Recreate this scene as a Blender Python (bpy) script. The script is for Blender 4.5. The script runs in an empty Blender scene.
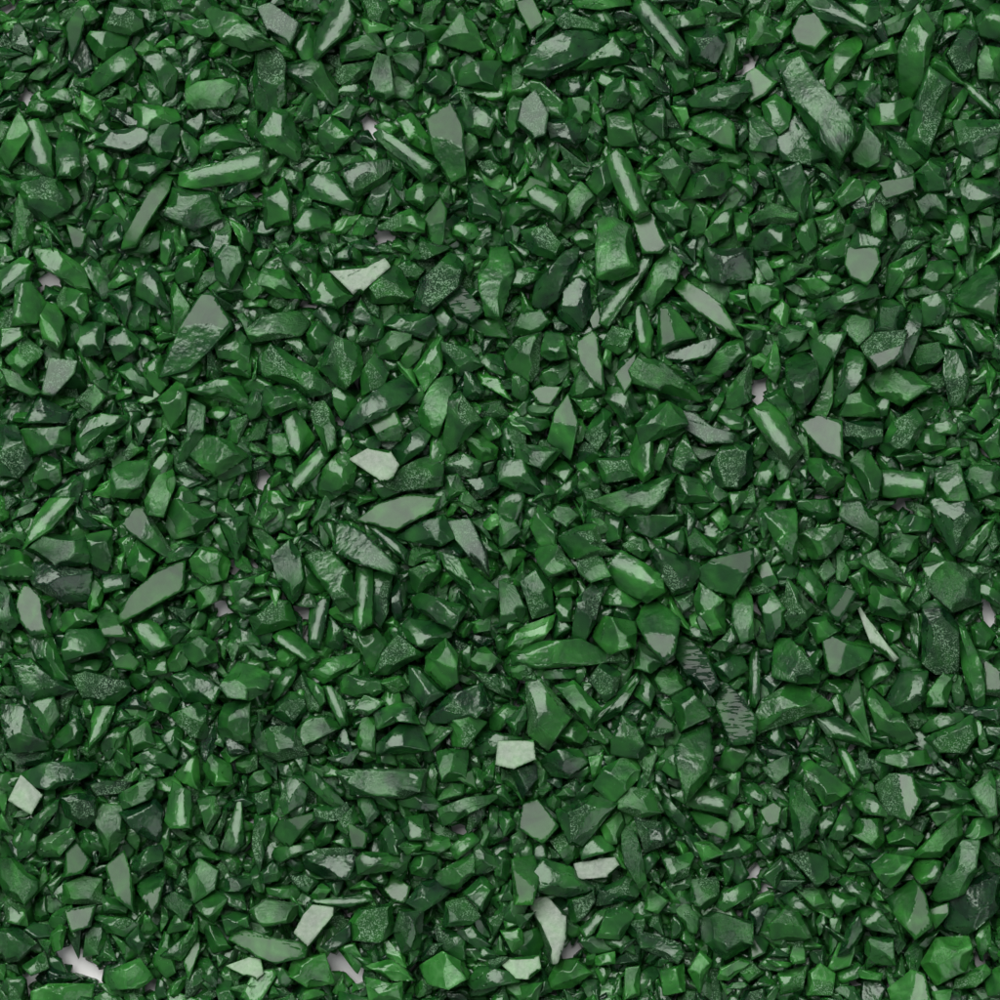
# Crushed dark green glass chips, seen straight from above.
N_SINGLE = 300
KEY_L, FILL_L, WORLD_L, EXPOSURE = 6.5, 1.5, 0.27, 0.10
GAPS = [(9,6,8),(101,16,5),(20,97,8),(26,100,6),(120,80,6),(126,77,5),(121,158,5),(5,119,5),(434,22,7),(450,60,8),(365,122,9),(372,127,7),(257,194,6),(385,155,5),(492,100,5),
(382,240,8),(472,220,7),(588,15,6),(550,80,7),(552,155,7),(713,19,6),(733,50,7),(748,62,8),(692,62,7),(640,30,6),(756,60,8),(760,45,6),(822,192,7),(933,237,8),(900,240,5),
(40,282,8),(49,281,7),(225,295,7),(5,415,9),(25,490,6),(18,405,6),(305,305,8),(260,482,9),(266,475,7),(360,392,5),(325,393,4),(527,287,6),(690,272,7),(667,466,4),
(787,299,9),(797,300,7),(785,280,5),(880,292,7),(755,390,8),(763,388,8),(780,375,5),(975,438,5),(910,372,7),(66,525,8),(235,570,8),(215,611,8),(224,609,9),(246,650,6),(60,636,6),(135,640,5),
(258,565,7),(303,610,8),(307,633,7),(312,522,6),(378,630,7),(268,692,7),(475,640,5),(517,545,5),(522,685,7),(740,645,6),(897,506,8),(906,510,8),(990,616,10),(855,745,9),(848,742,7),(805,720,5),
(40,855,5),(70,960,8),(78,968,8),(86,976,6),(100,975,9),(150,985,7),(30,980,8),(60,955,6),(390,803,8),(460,830,9),(345,915,9),(357,975,8),(425,940,7),(313,950,6),(335,963,10),(342,972,8),(408,985,6),(495,835,5),(275,810,5),
(505,840,7),(512,908,6),(742,872,7),(750,872,7),(570,957,8),(620,910,6),(580,943,6),(737,845,5),(762,784,7),(770,790,7),(757,870,9),(768,830,6),(767,892,8),(983,960,7),(780,890,5),(995,860,5)]
TRACES = """
@0 0
M 500,985 510,940 640,705 685,730 670,780 555,975 n=silver splinter
R 60,740 170,715 235,730 285,800 265,840 180,885 130,880 100,790
F 330,360 380,290 520,190 540,250 500,300 380,375
F 350,160 370,130 515,130 500,180 420,235 385,215 h=395,165
M 270,110 320,30 340,90 320,180 290,235
F 580,240 640,225 710,290 690,400 640,350 h=620,260
W 800,30 860,30 960,80 1000,110 1090,180 1000,205 900,175 850,100 h=960,150
W 750,360 800,335 940,320 940,370 905,430 755,435 h=860,370
F 230,530 260,512 310,560 335,680 300,710 240,705 h=280,690
L 115,500 160,490 210,590 220,690 200,710 110,640
W 600,530 660,485 715,485 715,560 680,640 640,625 600,580 h=630,550
F 545,420 700,440 720,480 600,520 545,500
D 385,580 440,530 600,510 610,560 520,610
F 525,640 560,615 680,650 600,725 530,710 h=590,690
L 705,735 740,690 900,650 1040,605 1055,690 1000,725 800,750 h=980,660 n=pale-ended bar
W 680,830 700,760 790,750 850,780 880,870 780,920 670,865 h=735,790
F 810,550 860,495 930,500 990,580 860,600 810,610 h=880,570
W 0,620 80,450 130,540 40,670 h=60,530
F 345,640 390,590 455,640 430,700 400,710
M 270,900 350,940 330,1000 300,1000
X 50,880 80,780 130,860 135,960 60,1000 h=100,890
B 440,780 470,775 510,850 500,890 460,850
F 130,260 170,140 195,180 190,240
R 420,110 450,20 560,50 570,110 520,140 430,120
@1 0
G 40,40 90,25 200,100 160,190 75,130 n=grey frosted kite
F 155,135 240,100 270,170 265,240 210,240 h=200,165
L 265,215 270,130 330,0 390,0 415,80 380,140 280,230 h=350,120
R 30,215 100,190 140,260 140,400 100,440 30,430 20,330
W 370,180 440,150 500,140 535,195 480,230 370,245 h=430,165
X 345,270 490,245 480,280 400,345 350,330 h=430,285
W 480,330 510,225 560,240 580,380 540,400 490,380 h=530,320
W 570,215 680,210 680,280 645,330 600,280 h=650,250
F 565,190 590,140 690,130 690,180 620,220 h=640,180
W 760,170 840,55 900,110 935,190 880,205 790,180 h=850,115 n=pale glossy cone
F 850,280 900,255 1000,250 1000,360 840,340 h=880,310
D 690,330 740,280 800,300 805,340 770,380 700,360
F 30,540 90,445 160,455 200,590 185,640 60,580
F 275,560 290,470 330,470 410,540 340,605 280,600
F 325,460 395,375 435,420 400,475
L 490,545 540,530 745,660 720,700 690,730 600,640 h=640,620
M 710,490 800,430 850,520 860,690 800,720 750,640 h=815,520 n=grey-edged blade
F 595,480 650,460 745,590 730,620 640,570
F 820,430 900,430 980,490 950,550 850,520
R 375,690 420,660 560,640 545,740 420,780
L 230,720 330,680 420,810 400,840 250,790 h=340,770
F 60,790 130,720 160,800 160,890 80,920 45,880 h=130,800
M 695,880 760,800 785,850 770,970 730,980 h=740,870
F 630,765 740,705 750,790 700,840 630,800
D 875,740 930,730 1000,850 990,890 880,860
F 180,890 220,840 310,845 320,915 190,930
F 520,900 640,840 695,890 690,930 520,920
F 410,930 440,870 510,880 490,930 440,955
F 140,250 210,240 270,240 350,340 340,420 250,380 150,290
@2 0
M 65,15 130,0 175,90 120,130 n=pale grey tile
W 25,140 60,50 105,100 100,165 40,170 h=70,100
B 300,10 330,-20 500,-20 520,20 400,40 320,30
R 225,90 260,45 420,110 400,140 260,120
D 100,290 150,190 260,140 420,130 430,180 300,260 180,310 n=dull dark slab
L 525,40 570,0 600,0 740,190 735,260 690,240 h=690,190 n=streaked long blade
F 430,180 460,140 515,210 500,250 310,280 340,240
R 740,130 880,110 900,170 860,250 780,240
F 650,80 800,35 815,95 700,120
W 655,260 700,255 775,290 770,350 700,370 h=735,300
F 750,400 830,355 980,335 990,380 930,440 780,430 h=880,385
M 755,480 850,445 925,500 930,600 870,580 760,510 h=890,560
B 685,430 740,425 755,480 730,515
F 220,320 320,310 345,360 310,390 230,370 h=300,345
W 275,400 350,390 360,460 330,500 280,480 h=320,430
W 410,410 430,350 490,310 520,400 480,435 420,430 h=460,350
F 515,330 580,335 605,390 560,435 520,410
G 90,420 140,375 190,460 180,540 130,555 70,490
D 190,490 300,475 370,525 300,580 210,560
F 50,370 150,320 270,430 260,475 200,470 140,380
M 70,790 120,710 190,740 180,800
L 115,775 150,750 260,790 250,860 240,890 130,820 h=180,810
F 180,660 220,640 290,740 270,770 200,720
W 245,820 320,735 380,800 300,885 245,890 h=300,810
F 345,730 420,650 470,720 410,800 h=440,720
L 425,640 490,595 590,840 530,870 480,800 h=510,760
W 615,660 690,605 755,690 710,775 h=680,650
F 725,800 770,710 900,650 930,740 870,780
X 760,620 810,595 880,630 840,660 770,650 h=820,630
F 610,820 700,800 750,840 740,910 640,880
W 385,900 430,860 525,920 540,1080 470,1110 390,1110 h=470,1085
M 540,900 580,840 620,880 670,980 640,1010 570,1010 h=600,930
R 90,930 180,905 260,1000 230,1040 130,1010
F 820,930 880,860 920,840 930,930 850,970 h=880,880
F 930,850 1000,860 1000,960 950,960
F 430,470 510,440 550,580 440,580
F 540,460 650,400 670,540 640,550
D 505,270 620,280 690,390 620,370
@3 0
M 170,130 200,70 270,60 320,130 250,205 190,180 h=240,110 n=pale round flake
W 0,60 30,35 80,90 115,165 0,180 h=20,120
L 225,0 310,0 480,120 460,145 280,80
F 300,270 350,190 440,140 440,190 390,290 310,360
F 590,200 650,90 690,60 725,140 690,300 650,390 590,360 h=690,160
R 630,560 650,440 700,290 790,350 760,460 705,620 n=tall gritty slab
F 470,440 510,410 620,390 655,430 590,500 490,500
W 110,270 200,235 260,330 390,470 420,530 340,655 270,570 180,420 h=270,430 n=white-blazed block
W 400,590 460,485 520,580 510,650 460,680 410,650 h=460,580
M 505,740 640,710 645,765 540,800 n=grey trapezoid
M -15,300 30,275 105,330 60,380 0,410 -20,370 h=20,340
R 545,530 600,540 700,640 640,680 580,620
F 660,700 720,640 790,660 770,720 790,760 700,765
F 835,770 850,720 980,715 990,800 870,850
F 865,660 980,620 990,670 900,715
W 910,240 940,190 1000,200 1000,320 915,315 h=950,260
R 785,220 850,120 905,140 890,270 830,290
L 820,290 860,310 990,440 980,475 890,390
R 820,490 1000,490 970,600 900,640 830,590
F 770,460 860,345 870,380 820,470
F 95,700 190,655 230,760 210,880 140,790
W 330,790 390,720 450,740 440,790 360,835 h=370,760
W 660,800 700,770 780,780 780,870 690,870 h=720,810
F 0,480 50,475 110,560 110,615 0,600
R 110,560 180,470 250,560 300,620 240,660 130,640
F 50,420 100,385 160,430 150,510 110,540 60,480
W 520,100 600,60 650,50 620,120 540,150 h=570,80
F 440,230 560,160 580,220 460,240 h=520,190
M 910,865 970,870 960,990 930,960 h=940,890
F 905,70 980,20 1000,30 1000,160 920,140
F 380,20 500,0 515,80 450,110
X 0,870 90,820 185,850 180,890 20,900
F 0,970 80,905 150,910 160,1000 0,1000
F 260,870 350,835 380,920 300,970
F 400,980 430,910 530,970 530,1010 390,1010
D 560,830 620,810 640,920 590,960 560,900
@0 1
F 140,-10 210,-10 330,70 355,160 340,170 170,70
L 0,90 90,35 130,60 110,130 30,185 0,170
L 75,150 130,140 190,210 150,290 60,300 h=70,240
W 160,260 190,215 240,230 270,330 240,400 180,360 h=195,320
F 235,200 260,150 345,180 355,250 325,295 245,230
F 550,180 560,90 600,55 640,120 680,240 640,230
W 685,150 700,140 765,230 710,330 690,320 h=720,200
F 700,100 730,40 790,0 830,30 790,120 720,130
W 865,30 900,-10 960,0 975,60 930,150 870,110 h=925,60
M 655,495 690,410 740,290 800,200 850,195 925,310 860,380 760,470 h=790,250 n=great grey-tipped wedge
F 420,340 490,310 560,360 540,400 470,440
F 440,180 520,150 530,220 500,300
F 275,290 420,300 410,410 340,420 h=370,370
W 30,440 110,350 180,410 100,500 h=80,450
G 180,570 210,440 310,450 300,500 230,580 h=240,500 n=speckled grey-white chip
F 320,420 335,400 420,500 370,530
W 475,480 500,440 600,510 605,580 540,560 h=540,500
F 640,600 720,525 750,580 740,680 690,710 h=690,570
F 750,560 930,500 985,590 980,625 830,590
F 310,740 320,690 400,660 500,670 500,690 350,800 330,825
D 105,690 160,590 280,650 260,690
W 70,740 100,720 270,710 275,780 120,830 h=230,730
R 0,710 70,710 130,840 80,900 0,890
F 140,920 180,815 240,850 245,920 190,960
W 455,880 490,850 600,845 560,990 460,980 h=520,985
F 590,900 650,810 690,830 680,900 600,960
W 590,1000 640,900 690,850 705,930 660,1060 600,1050 h=650,980
X 755,810 830,745 920,770 990,820 870,900 h=930,830
F 860,900 950,800 1000,830 1000,880 900,920
W 710,850 750,750 760,600 820,640 820,730 740,850 h=785,700 n=white-spotted column
W 0,470 90,500 170,570 130,590 30,540 h=70,520
F 860,370 960,330 1000,380 990,450 880,430
F 0,320 90,310 100,350 0,410
F 500,310 580,340 630,385 600,400 540,360
W 310,600 380,540 425,590 370,650
F 220,980 290,900 330,930 310,1010 200,1010
F 700,990 730,940 800,1000 690,1030
@1 1
P 330,85 480,65 530,40 555,75 450,170 420,175 n=white triangle
R 450,150 540,70 600,80 650,180 600,210 480,210
F 245,150 270,105 340,100 410,180 350,230 260,210
W 20,130 60,80 150,90 210,190 100,185 h=110,120
F 100,0 150,0 250,100 230,125 140,60
R 665,220 690,120 800,20 850,70 830,150 720,240
Z 780,190 800,120 840,140 935,240 880,290 830,270 n=zebra-striped chip
W 920,60 960,0 1030,0 1050,100 1000,265 945,250 920,150 h=975,240
W 0,320 60,270 200,245 245,290 200,340 20,365 h=50,330 n=long mottled bar
L 255,255 320,200 370,290 340,335 h=310,260
R 545,300 590,260 720,260 740,300 700,355 620,330
W 505,390 560,330 640,330 640,380 590,435 520,430
M 605,440 650,360 700,380 680,430 630,475 h=645,400
B 660,480 700,420 765,330 765,470 700,560
R 280,470 340,350 430,390 450,480 380,550 350,530 h=320,410
R 60,440 90,380 250,480 320,560 230,580 60,500 n=flat sandpaper-faced slab
F 145,370 190,345 270,440 255,470
F 380,705 440,620 600,490 665,575 560,650 420,715 n=long smooth arrowhead
M 480,690 580,640 615,720 600,760 520,760 h=545,690
W 680,650 730,530 810,510 800,620 750,740 690,690 h=750,630
L 130,660 190,650 255,750 200,825 160,790 h=175,740
W 230,610 300,610 335,670 345,780 310,800 260,700 h=315,720
R 770,810 800,600 840,580 925,690 810,800
R 770,370 880,400 925,460 840,500 780,440
F 875,290 1000,270 1030,350 930,340
W 860,760 910,735 985,790 980,830 920,845 h=920,780
F 575,790 690,700 720,740 690,800 600,860
P 410,840 480,800 560,810 595,860 570,910 520,920 h=500,855 n=pale polished scallop
R 530,930 620,870 740,810 765,860 760,940 600,960
F 280,980 300,880 370,800 420,860 410,940 330,990 h=370,880
L 160,910 290,780 320,820 260,910 190,960
F 770,850 840,810 920,850 900,910 790,890
F 770,910 830,900 860,960 790,1000
F 870,920 980,900 990,950 930,990
F 330,560 370,545 430,610 370,680 340,620
R 450,490 500,420 560,460 530,570 450,580
F 55,620 70,550 180,560 220,610 90,660
@2 1
D 135,210 150,130 250,20 310,0 290,80 230,190 180,230
D 230,190 300,120 350,140 360,250 320,320 240,270 n=dark round disc
L 405,280 430,180 600,10 640,0 560,120 440,300
W 560,170 620,60 680,10 720,60 700,130 610,230 h=660,110
M 690,150 750,125 880,220 960,350 900,330 780,240 h=850,220
W 60,310 90,250 160,240 200,290 150,330 60,340 h=130,280
M 630,410 640,240 700,250 780,350 h=660,330
D 650,420 800,370 900,340 830,430 720,450
W 800,490 900,380 960,360 970,420 880,500 h=930,380
M 310,380 380,325 405,450 415,560 370,530 320,450 h=360,450 n=pale slanted slab
M 460,500 540,420 520,540 490,580 n=small silver wedge
X 525,490 560,440 640,450 760,540 800,605 640,565 530,530 h=630,525 n=grooved grey spear
F 425,600 440,550 510,560 565,660 500,690
W 20,420 80,360 160,340 150,480 120,520 40,470 h=110,390
F 165,420 180,330 250,340 265,430 200,440 h=215,430
R 410,380 450,310 530,330 530,380 470,415
L 540,330 545,240 570,215 610,330 600,430 560,400 h=558,320
M 130,570 160,545 245,550 200,620 150,610 h=190,580
M 195,760 220,660 270,590 310,700 280,830 h=270,660
W 340,740 400,630 450,660 430,740 390,795 h=410,680
F 550,700 590,660 660,615 720,640 740,700 650,740 570,780
G 715,640 780,660 850,710 925,730 920,770 810,770 750,720 n=wrinkled grey flake
L 515,830 560,700 605,720 610,890 570,920 h=595,770
F 610,870 640,770 690,730 640,880
F 700,800 740,740 795,860 740,890 690,860
R 850,860 900,770 1000,790 1000,900 950,950 870,940 n=gritty dome
W 0,760 50,770 240,800 170,880 60,830 h=180,820
F 0,850 100,840 180,980 70,960 0,930
F 190,880 240,830 290,880 250,940
R 390,840 520,830 555,910 420,930
W 370,1000 500,960 690,900 640,1000 580,1060 480,1060 h=560,980 n=pale-backed flake
F 700,900 790,920 850,1000 710,1010
X 910,560 1000,450 1000,600 910,640 h=960,520
F 905,170 1000,160 1000,240 930,210 h=960,180
M 360,280 390,230 405,300 370,320
D 820,0 1000,0 1000,110 900,135 850,120
F 300,860 340,850 395,920 390,980
F 275,580 320,480 410,570 330,590
F 285,590 370,590 400,630 350,670
F 150,500 270,430 275,510 200,550
F 810,670 900,540 910,570 850,680
@3 1
M 380,60 390,0 500,0 510,60 460,145 400,110 h=450,80
F 545,160 560,60 690,0 700,60 620,110 560,200
W 690,120 720,50 800,45 810,100 740,165 h=720,140
M 820,200 850,130 900,100 950,60 985,130 970,290 930,270 h=960,230
F 240,290 290,210 400,150 490,145 500,190 380,220 270,300 h=380,190
F 190,120 260,115 330,165 240,200
W 370,310 400,265 490,260 490,330 430,385 h=430,310
X 500,320 505,200 560,195 620,240 600,330 h=540,250
M 440,390 480,330 610,330 590,430 505,480 h=540,430
D 585,470 590,400 650,220 685,250 670,340 620,470 n=dark curved sliver
F 685,200 780,165 790,250 760,295 690,300
X 640,430 660,390 760,370 790,420 700,485 670,480 h=720,430
F 825,260 850,250 960,360 960,400 900,400 h=920,330
R 770,500 780,410 850,410 870,530 830,640 800,610
F 140,440 200,390 260,450 265,560 200,630 150,560 h=200,600
F 230,350 380,335 330,440 280,510 250,400
M 240,650 330,460 330,600 300,670 h=310,520
F 330,620 390,390 460,430 450,510 350,620
W 360,660 400,550 440,535 505,630 510,665 h=430,590
W 450,510 560,475 650,500 720,540 600,620 510,570 h=600,540
L 0,655 70,610 120,660 205,790 150,860 90,790 h=100,740 n=white-streaked cylinder
M 205,700 270,670 360,690 365,845 280,800 h=325,750
R 360,690 520,690 520,770 440,790 370,750 h=440,730
R 520,790 570,690 650,640 690,700 620,830 550,820
F 665,770 690,720 770,720 775,790 690,810 h=690,780
F 880,660 940,565 990,650 920,720
F 910,760 990,700 1000,820 960,830
W 845,900 900,865 990,870 990,960 900,990
W 400,850 460,795 520,900 500,980 470,990 h=430,900
L 525,910 540,885 705,895 690,985 540,985 h=640,930
F 370,1000 390,890 430,930 460,1010
F 200,830 290,840 360,910 300,960 220,870
W 115,330 150,305 240,310 190,380 130,410 h=150,350
W 0,190 0,140 105,150 110,200 30,250 h=50,180
F 60,590 130,560 180,640 170,720 100,640
F 740,880 830,860 870,1000 740,1000
F 60,1000 150,920 180,1000
W 20,40 60,30 105,120 60,120 h=60,80
F 720,330 800,300 850,390 780,380
B 50,480 100,365 120,470 100,530
@0 2
M 490,460 530,380 620,300 730,250 725,360 600,430 500,480 n=silver-grey crescent
W 120,200 190,140 330,140 370,240 240,270 140,230 h=270,200
D 120,250 250,270 360,290 350,400 260,400 150,340
F 330,150 445,125 450,220 430,280 370,250
L 105,190 150,70 200,0 300,0 220,110
F 510,240 550,165 620,220 580,320 530,300 h=560,220
M 500,100 550,40 580,40 710,240 640,210 540,140 h=540,110
X 670,100 690,10 750,0 860,60 790,130 700,150 h=790,50
B 765,240 830,175 920,250 900,310 830,330 780,290 n=bright smooth cushion
M 75,420 100,330 165,400 205,530 140,540 90,480 h=150,460
W 0,300 50,390 80,480 40,520 0,500
F 225,510 250,460 310,435 385,460 370,490 260,525 h=330,470
F 260,590 280,520 410,515 435,560 400,600 270,635 h=290,600
M 385,450 430,430 490,480 510,540 420,540 h=455,530
W 340,350 380,310 420,350 400,420 360,440
L 415,300 515,300 515,350 420,370
R 300,710 350,690 500,720 515,760 440,820 340,790
R 55,650 130,640 210,710 300,750 140,800 90,760
F 120,560 210,550 270,710 220,710 150,640
F 590,780 640,710 720,790 680,850 620,830
F 125,810 220,790 240,860 200,935 150,880
F 210,960 300,870 335,920 320,970 230,990
W 690,860 800,810 830,850 830,950 770,940 h=790,850
W 725,600 800,545 860,570 870,640 790,660 h=830,590 n=clear glassy cube
F 690,710 760,670 880,750 850,810 740,800
W 890,740 960,650 1010,660 1080,700 1060,760 1000,790 920,780 h=960,760
W 880,890 900,820 1000,800 1000,960 890,960 h=930,850
L 535,500 620,480 690,580 600,610
M 460,650 520,610 560,650 540,680 470,670
W 780,350 880,340 890,390 800,440
F 260,650 370,640 410,640 380,690 270,680
W 510,940 590,890 620,980 520,1010
L 360,960 380,830 460,830 430,920 360,1000
F 0,820 110,830 190,990 60,1000 20,900
F 300,80 310,20 420,120 320,110
F 840,110 880,100 920,200 900,220
F 880,80 990,70 980,200 950,240
F 590,650 660,620 670,690 600,700
@1 2
M 440,80 520,20 640,-20 750,-10 730,40 580,120 500,90 n=grey-green flat plate
G 790,95 880,85 940,200 950,295 880,230 820,150 n=grey frosted pentagon
G 345,200 340,60 450,130 580,250 570,290 420,240 h=510,250
R 210,230 310,190 400,290 420,400 360,430 310,350 h=385,390
W 90,230 160,170 200,220 225,340 170,400 120,330 h=165,280
F 5,110 50,110 115,180 100,240 50,220
L 425,270 490,290 490,480 440,515 415,480
R 490,300 570,290 550,440 520,510 490,450
W 580,150 690,90 770,65 810,150 760,180 h=740,110
L 450,90 510,90 630,200 620,250 540,180
X 640,280 750,240 760,280 680,370 650,350
W 770,220 840,240 990,360 990,400 930,470 870,380 790,280 h=820,290
F 630,390 680,370 840,420 860,430 810,510 680,450
F 610,500 640,475 780,490 800,540 700,590 640,560 h=690,555
D 565,370 600,300 610,470 575,490
F 430,530 500,520 545,570 490,680 470,660
R 500,690 540,600 590,540 690,620 570,690 n=grey gritty arrow
W 710,630 780,560 830,620 830,720 780,750 710,680 h=800,600
L 640,670 680,680 780,770 690,830 645,760 h=690,690 n=white-rimmed shield
R 725,870 800,780 920,740 940,820 900,870 740,890
F 365,740 390,700 520,720 525,760 480,790 370,775
W 245,690 300,640 440,610 430,650 300,730 h=280,710
F 205,690 290,750 300,800 280,820
L 290,750 330,750 380,810 390,890 360,900
R 90,850 140,770 210,780 220,840 170,905
W 190,920 240,870 310,865 360,910 220,980
W 0,970 90,910 170,910 225,1010 120,1035 h=150,960 n=pale fan shell
F 420,840 460,780 545,810 470,860
F 490,840 600,810 640,820 670,890 590,880 520,910 h=600,890
W 430,950 450,880 500,860 500,1000 440,990
F 510,980 600,900 680,910 710,1000 520,1010
W 795,870 870,860 940,890 870,980 810,980 h=830,880
L 90,550 160,510 270,620 230,650 h=200,620
R 0,470 90,400 150,410 180,490 30,540 h=80,460
L 235,580 240,430 320,390 300,500 280,590
F 300,580 320,470 370,520 370,600
F 85,770 160,640 200,640 170,730 100,800
F -20,680 70,720 0,790 -30,770
W 885,610 940,590 1000,640 950,690 890,670
F 880,490 960,465 960,520 900,530
@2 2
F 65,610 170,570 310,560 410,610 410,650 200,665 70,670 n=smooth green tongue
B 30,590 60,520 210,465 200,510 150,580 80,610 n=bright leaf-shaped chip
M 550,480 580,410 640,410 710,480 690,600 650,640 590,570 h=630,570 n=pale petal
L 430,270 490,205 640,300 650,360 580,400 480,350 h=590,310
W 140,220 150,175 220,180 290,270 190,305 h=225,260
F 500,60 730,60 720,90 610,150 540,120
R 230,150 330,105 380,100 400,170 450,210 290,230
W 300,210 400,230 440,300 360,325 320,290 h=380,290
F 480,180 560,150 600,200 570,235 h=560,200
W 200,60 250,10 320,70 270,110
R 610,230 630,190 700,220 800,260 760,350 690,370 640,300
M 790,290 850,240 1000,200 1000,270 930,380 840,350 h=930,225
W 780,400 800,340 890,400 895,520 850,530 790,450 h=830,400
W 930,420 1000,310 1010,540 960,560 930,480 h=975,480
W 700,390 770,360 770,420 730,450
Z 695,600 700,560 740,550 820,620 870,730 830,770 750,700 n=cracked dark slab
Z 870,830 880,740 920,750 1020,870 1010,960 920,970 n=tiger-striped slab
F 850,660 930,630 970,630 985,680 900,730 h=870,670
R 360,720 410,650 480,690 460,770 420,800
F 360,910 400,840 540,700 550,730 480,850
W 230,750 300,730 400,830 370,910 310,850
F 110,740 160,720 280,860 190,985 120,930
F 25,880 100,820 105,880 65,950
P 0,965 125,960 135,1030 60,1065 -10,1050 h=60,1020 n=white blunt chip
X 450,960 490,870 540,900 590,1000 560,1030 450,1010 h=530,930
M 600,930 640,860 690,890 690,920 610,940 h=650,890
F 690,790 760,755 840,860 720,920
X 700,1000 740,915 850,890 835,1080 740,1190 h=730,1080
W 625,720 650,675 700,675 740,740 690,785 640,760
F 540,780 570,690 620,760 600,830
W 85,330 150,280 200,340 210,440 130,465 h=150,350
W 0,330 60,350 100,430 80,480 0,500 h=30,420
F 215,350 250,310 310,330 300,380 230,385
F 225,430 240,390 290,390 280,480 240,480
R 290,540 310,400 380,330 410,350 380,480 330,570
F 390,410 450,340 560,400 520,430
W 360,540 420,470 540,490 530,580 440,610 h=490,530
F 220,940 300,880 355,930 310,990
W 0,60 50,80 85,130 30,180 0,190 h=20,110
W 0,200 80,195 105,220 40,290 h=50,220
F 420,60 490,70 480,150 430,165
F 650,150 740,110 745,180 720,210
X 745,120 780,115 860,190 850,220 760,210
F 840,590 890,550 930,500 945,560 900,600
W 160,680 300,675 300,710 160,715
W 540,670 560,570 650,650 600,690
@3 2
P 420,405 435,400 480,490 580,620 560,635 480,570 n=white curved sliver
M 295,570 330,545 480,600 460,640 350,695 310,680 h=345,610 n=blue-grey facetted chip
X 700,260 720,240 820,260 915,330 910,400 800,440 720,360 h=790,360 n=pale layered wedge
W 430,240 510,205 580,260 630,340 520,310 h=520,240
W 360,70 370,0 430,0 500,80 500,160 420,110 h=440,60
F 185,150 240,120 370,100 360,160 300,225 250,230
F 50,60 180,40 185,220 150,245 100,160
R 135,460 150,320 260,440 170,510 n=gritty triangle
R 690,640 690,430 750,410 820,500 820,670 740,680
F 820,500 860,520 930,680 930,810 890,800 850,680 n=long dark blade
W 550,190 600,140 670,150 660,220 620,245 560,230
R 720,0 860,0 920,80 810,210 760,110
F 810,210 920,110 970,80 950,150 890,240
W 475,380 490,350 560,360 630,440 600,475 490,450 h=540,400
M 30,270 70,250 110,330 60,350 h=65,290
F 175,300 240,270 300,370 270,415 220,360
W 275,290 310,230 345,290 300,330
F 395,310 465,265 475,370 440,385
M 310,400 320,330 420,370 350,480 320,450 h=370,410
F 220,480 330,465 360,515 270,570
R 90,700 100,560 160,560 265,680 260,720 180,725 h=210,670
W 20,880 60,800 160,740 230,760 330,830 200,870 50,920 h=150,780 n=mottled whale-backed lump
F 550,790 600,690 700,690 690,790 640,840 570,840
W 700,780 770,690 810,700 780,820 710,820
F 430,690 490,660 590,640 540,710 470,750
M 370,780 410,740 430,690 480,960 460,950 400,850 h=390,780
W 470,810 490,765 600,860 655,940 590,970 510,920 h=560,850
L 275,880 350,870 460,940 480,990 320,950 h=320,910
F 650,920 700,860 840,850 840,880 700,930 h=770,890
R 690,960 760,920 880,865 910,960 880,1010 720,1000
B 890,870 920,890 950,980 920,1010
L 0,590 40,570 40,780 20,820 0,810
F 35,390 80,360 140,440 130,510 70,560
R 640,400 700,340 720,390 660,450
L 640,460 670,450 690,540 670,620 645,590
F 530,500 610,480 600,550 560,575
F 180,0 320,0 350,60 290,90 200,40
M 935,640 1000,690 1000,780 940,770
F 890,510 940,490 980,540 950,600 900,580
D 840,830 1000,820 1000,880 880,870
F 590,90 640,60 720,80 700,120 620,130
M 230,740 285,700 270,780
@0 3
P 45,195 90,105 175,175 135,250 n=pale grey square
F 90,90 180,50 390,40 380,90 210,150 120,130
X 20,20 30,0 200,0 190,50 90,65 h=110,40
R 370,140 430,125 520,130 500,170 390,180
W 480,170 600,110 620,130 600,190 500,230 h=580,180
L 670,270 690,130 765,170 770,300 690,300 h=735,250
R 250,190 320,175 380,190 380,260 350,305 270,260
W 385,280 410,220 490,230 500,330 440,420 h=440,290
M 430,470 500,405 530,520 545,640 470,580 h=490,520 n=pale knife-edged wedge
M 265,410 300,365 360,440 340,480 260,500 h=310,440
X 0,510 0,440 60,440 150,520 150,550 100,610 30,570 h=70,520 n=white fan-streaked chip
D 490,250 620,200 650,240 640,360 560,330
F 140,370 280,310 300,350 240,420 170,420
F 120,310 150,260 240,190 230,240 140,350
R 535,450 590,390 650,380 650,440 560,500
M 550,540 600,500 665,480 640,600 610,660 590,610 h=625,580
X 650,600 700,570 770,610 730,690 660,620 h=700,620
W 750,490 800,440 870,480 860,550 780,605 h=830,500
F 785,620 860,555 910,590 860,680
L 880,390 930,270 960,180 980,370 940,410 h=950,280 n=smooth upright cone
W 790,190 860,190 880,250 830,330 h=815,210
F 700,100 790,10 800,160 740,130
W 805,60 850,20 920,60 930,130 860,140 h=850,80
F 640,820 760,720 800,640 790,750 730,840
M 735,840 800,720 800,800 760,920
F 880,640 990,660 1000,710 910,740
F 420,910 430,880 560,830 620,910 560,950 430,960
M 265,640 380,620 360,700 290,720 h=320,660
W 340,740 390,680 430,740 400,820 330,830 h=400,720
F 0,690 60,690 150,770 80,840 0,850
B 200,740 240,700 265,710 250,790 220,800
F 500,760 550,700 590,760 560,820
F 810,700 870,710 920,790 850,810
F 90,860 180,800 200,870 130,900
B 130,960 200,930 380,930 370,1000 130,1000
W 240,550 330,510 400,520 400,610 260,610
F 410,580 510,620 500,650 420,650
F 20,590 100,640 110,700 30,680
@1 3
M -85,760 -60,715 0,715 100,750 235,765 225,825 110,850 20,820 -20,790 n=grey moon-shaped slab
P -95,860 0,825 45,830 60,890 30,915 -20,900 n=white beak-shaped chip
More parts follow.
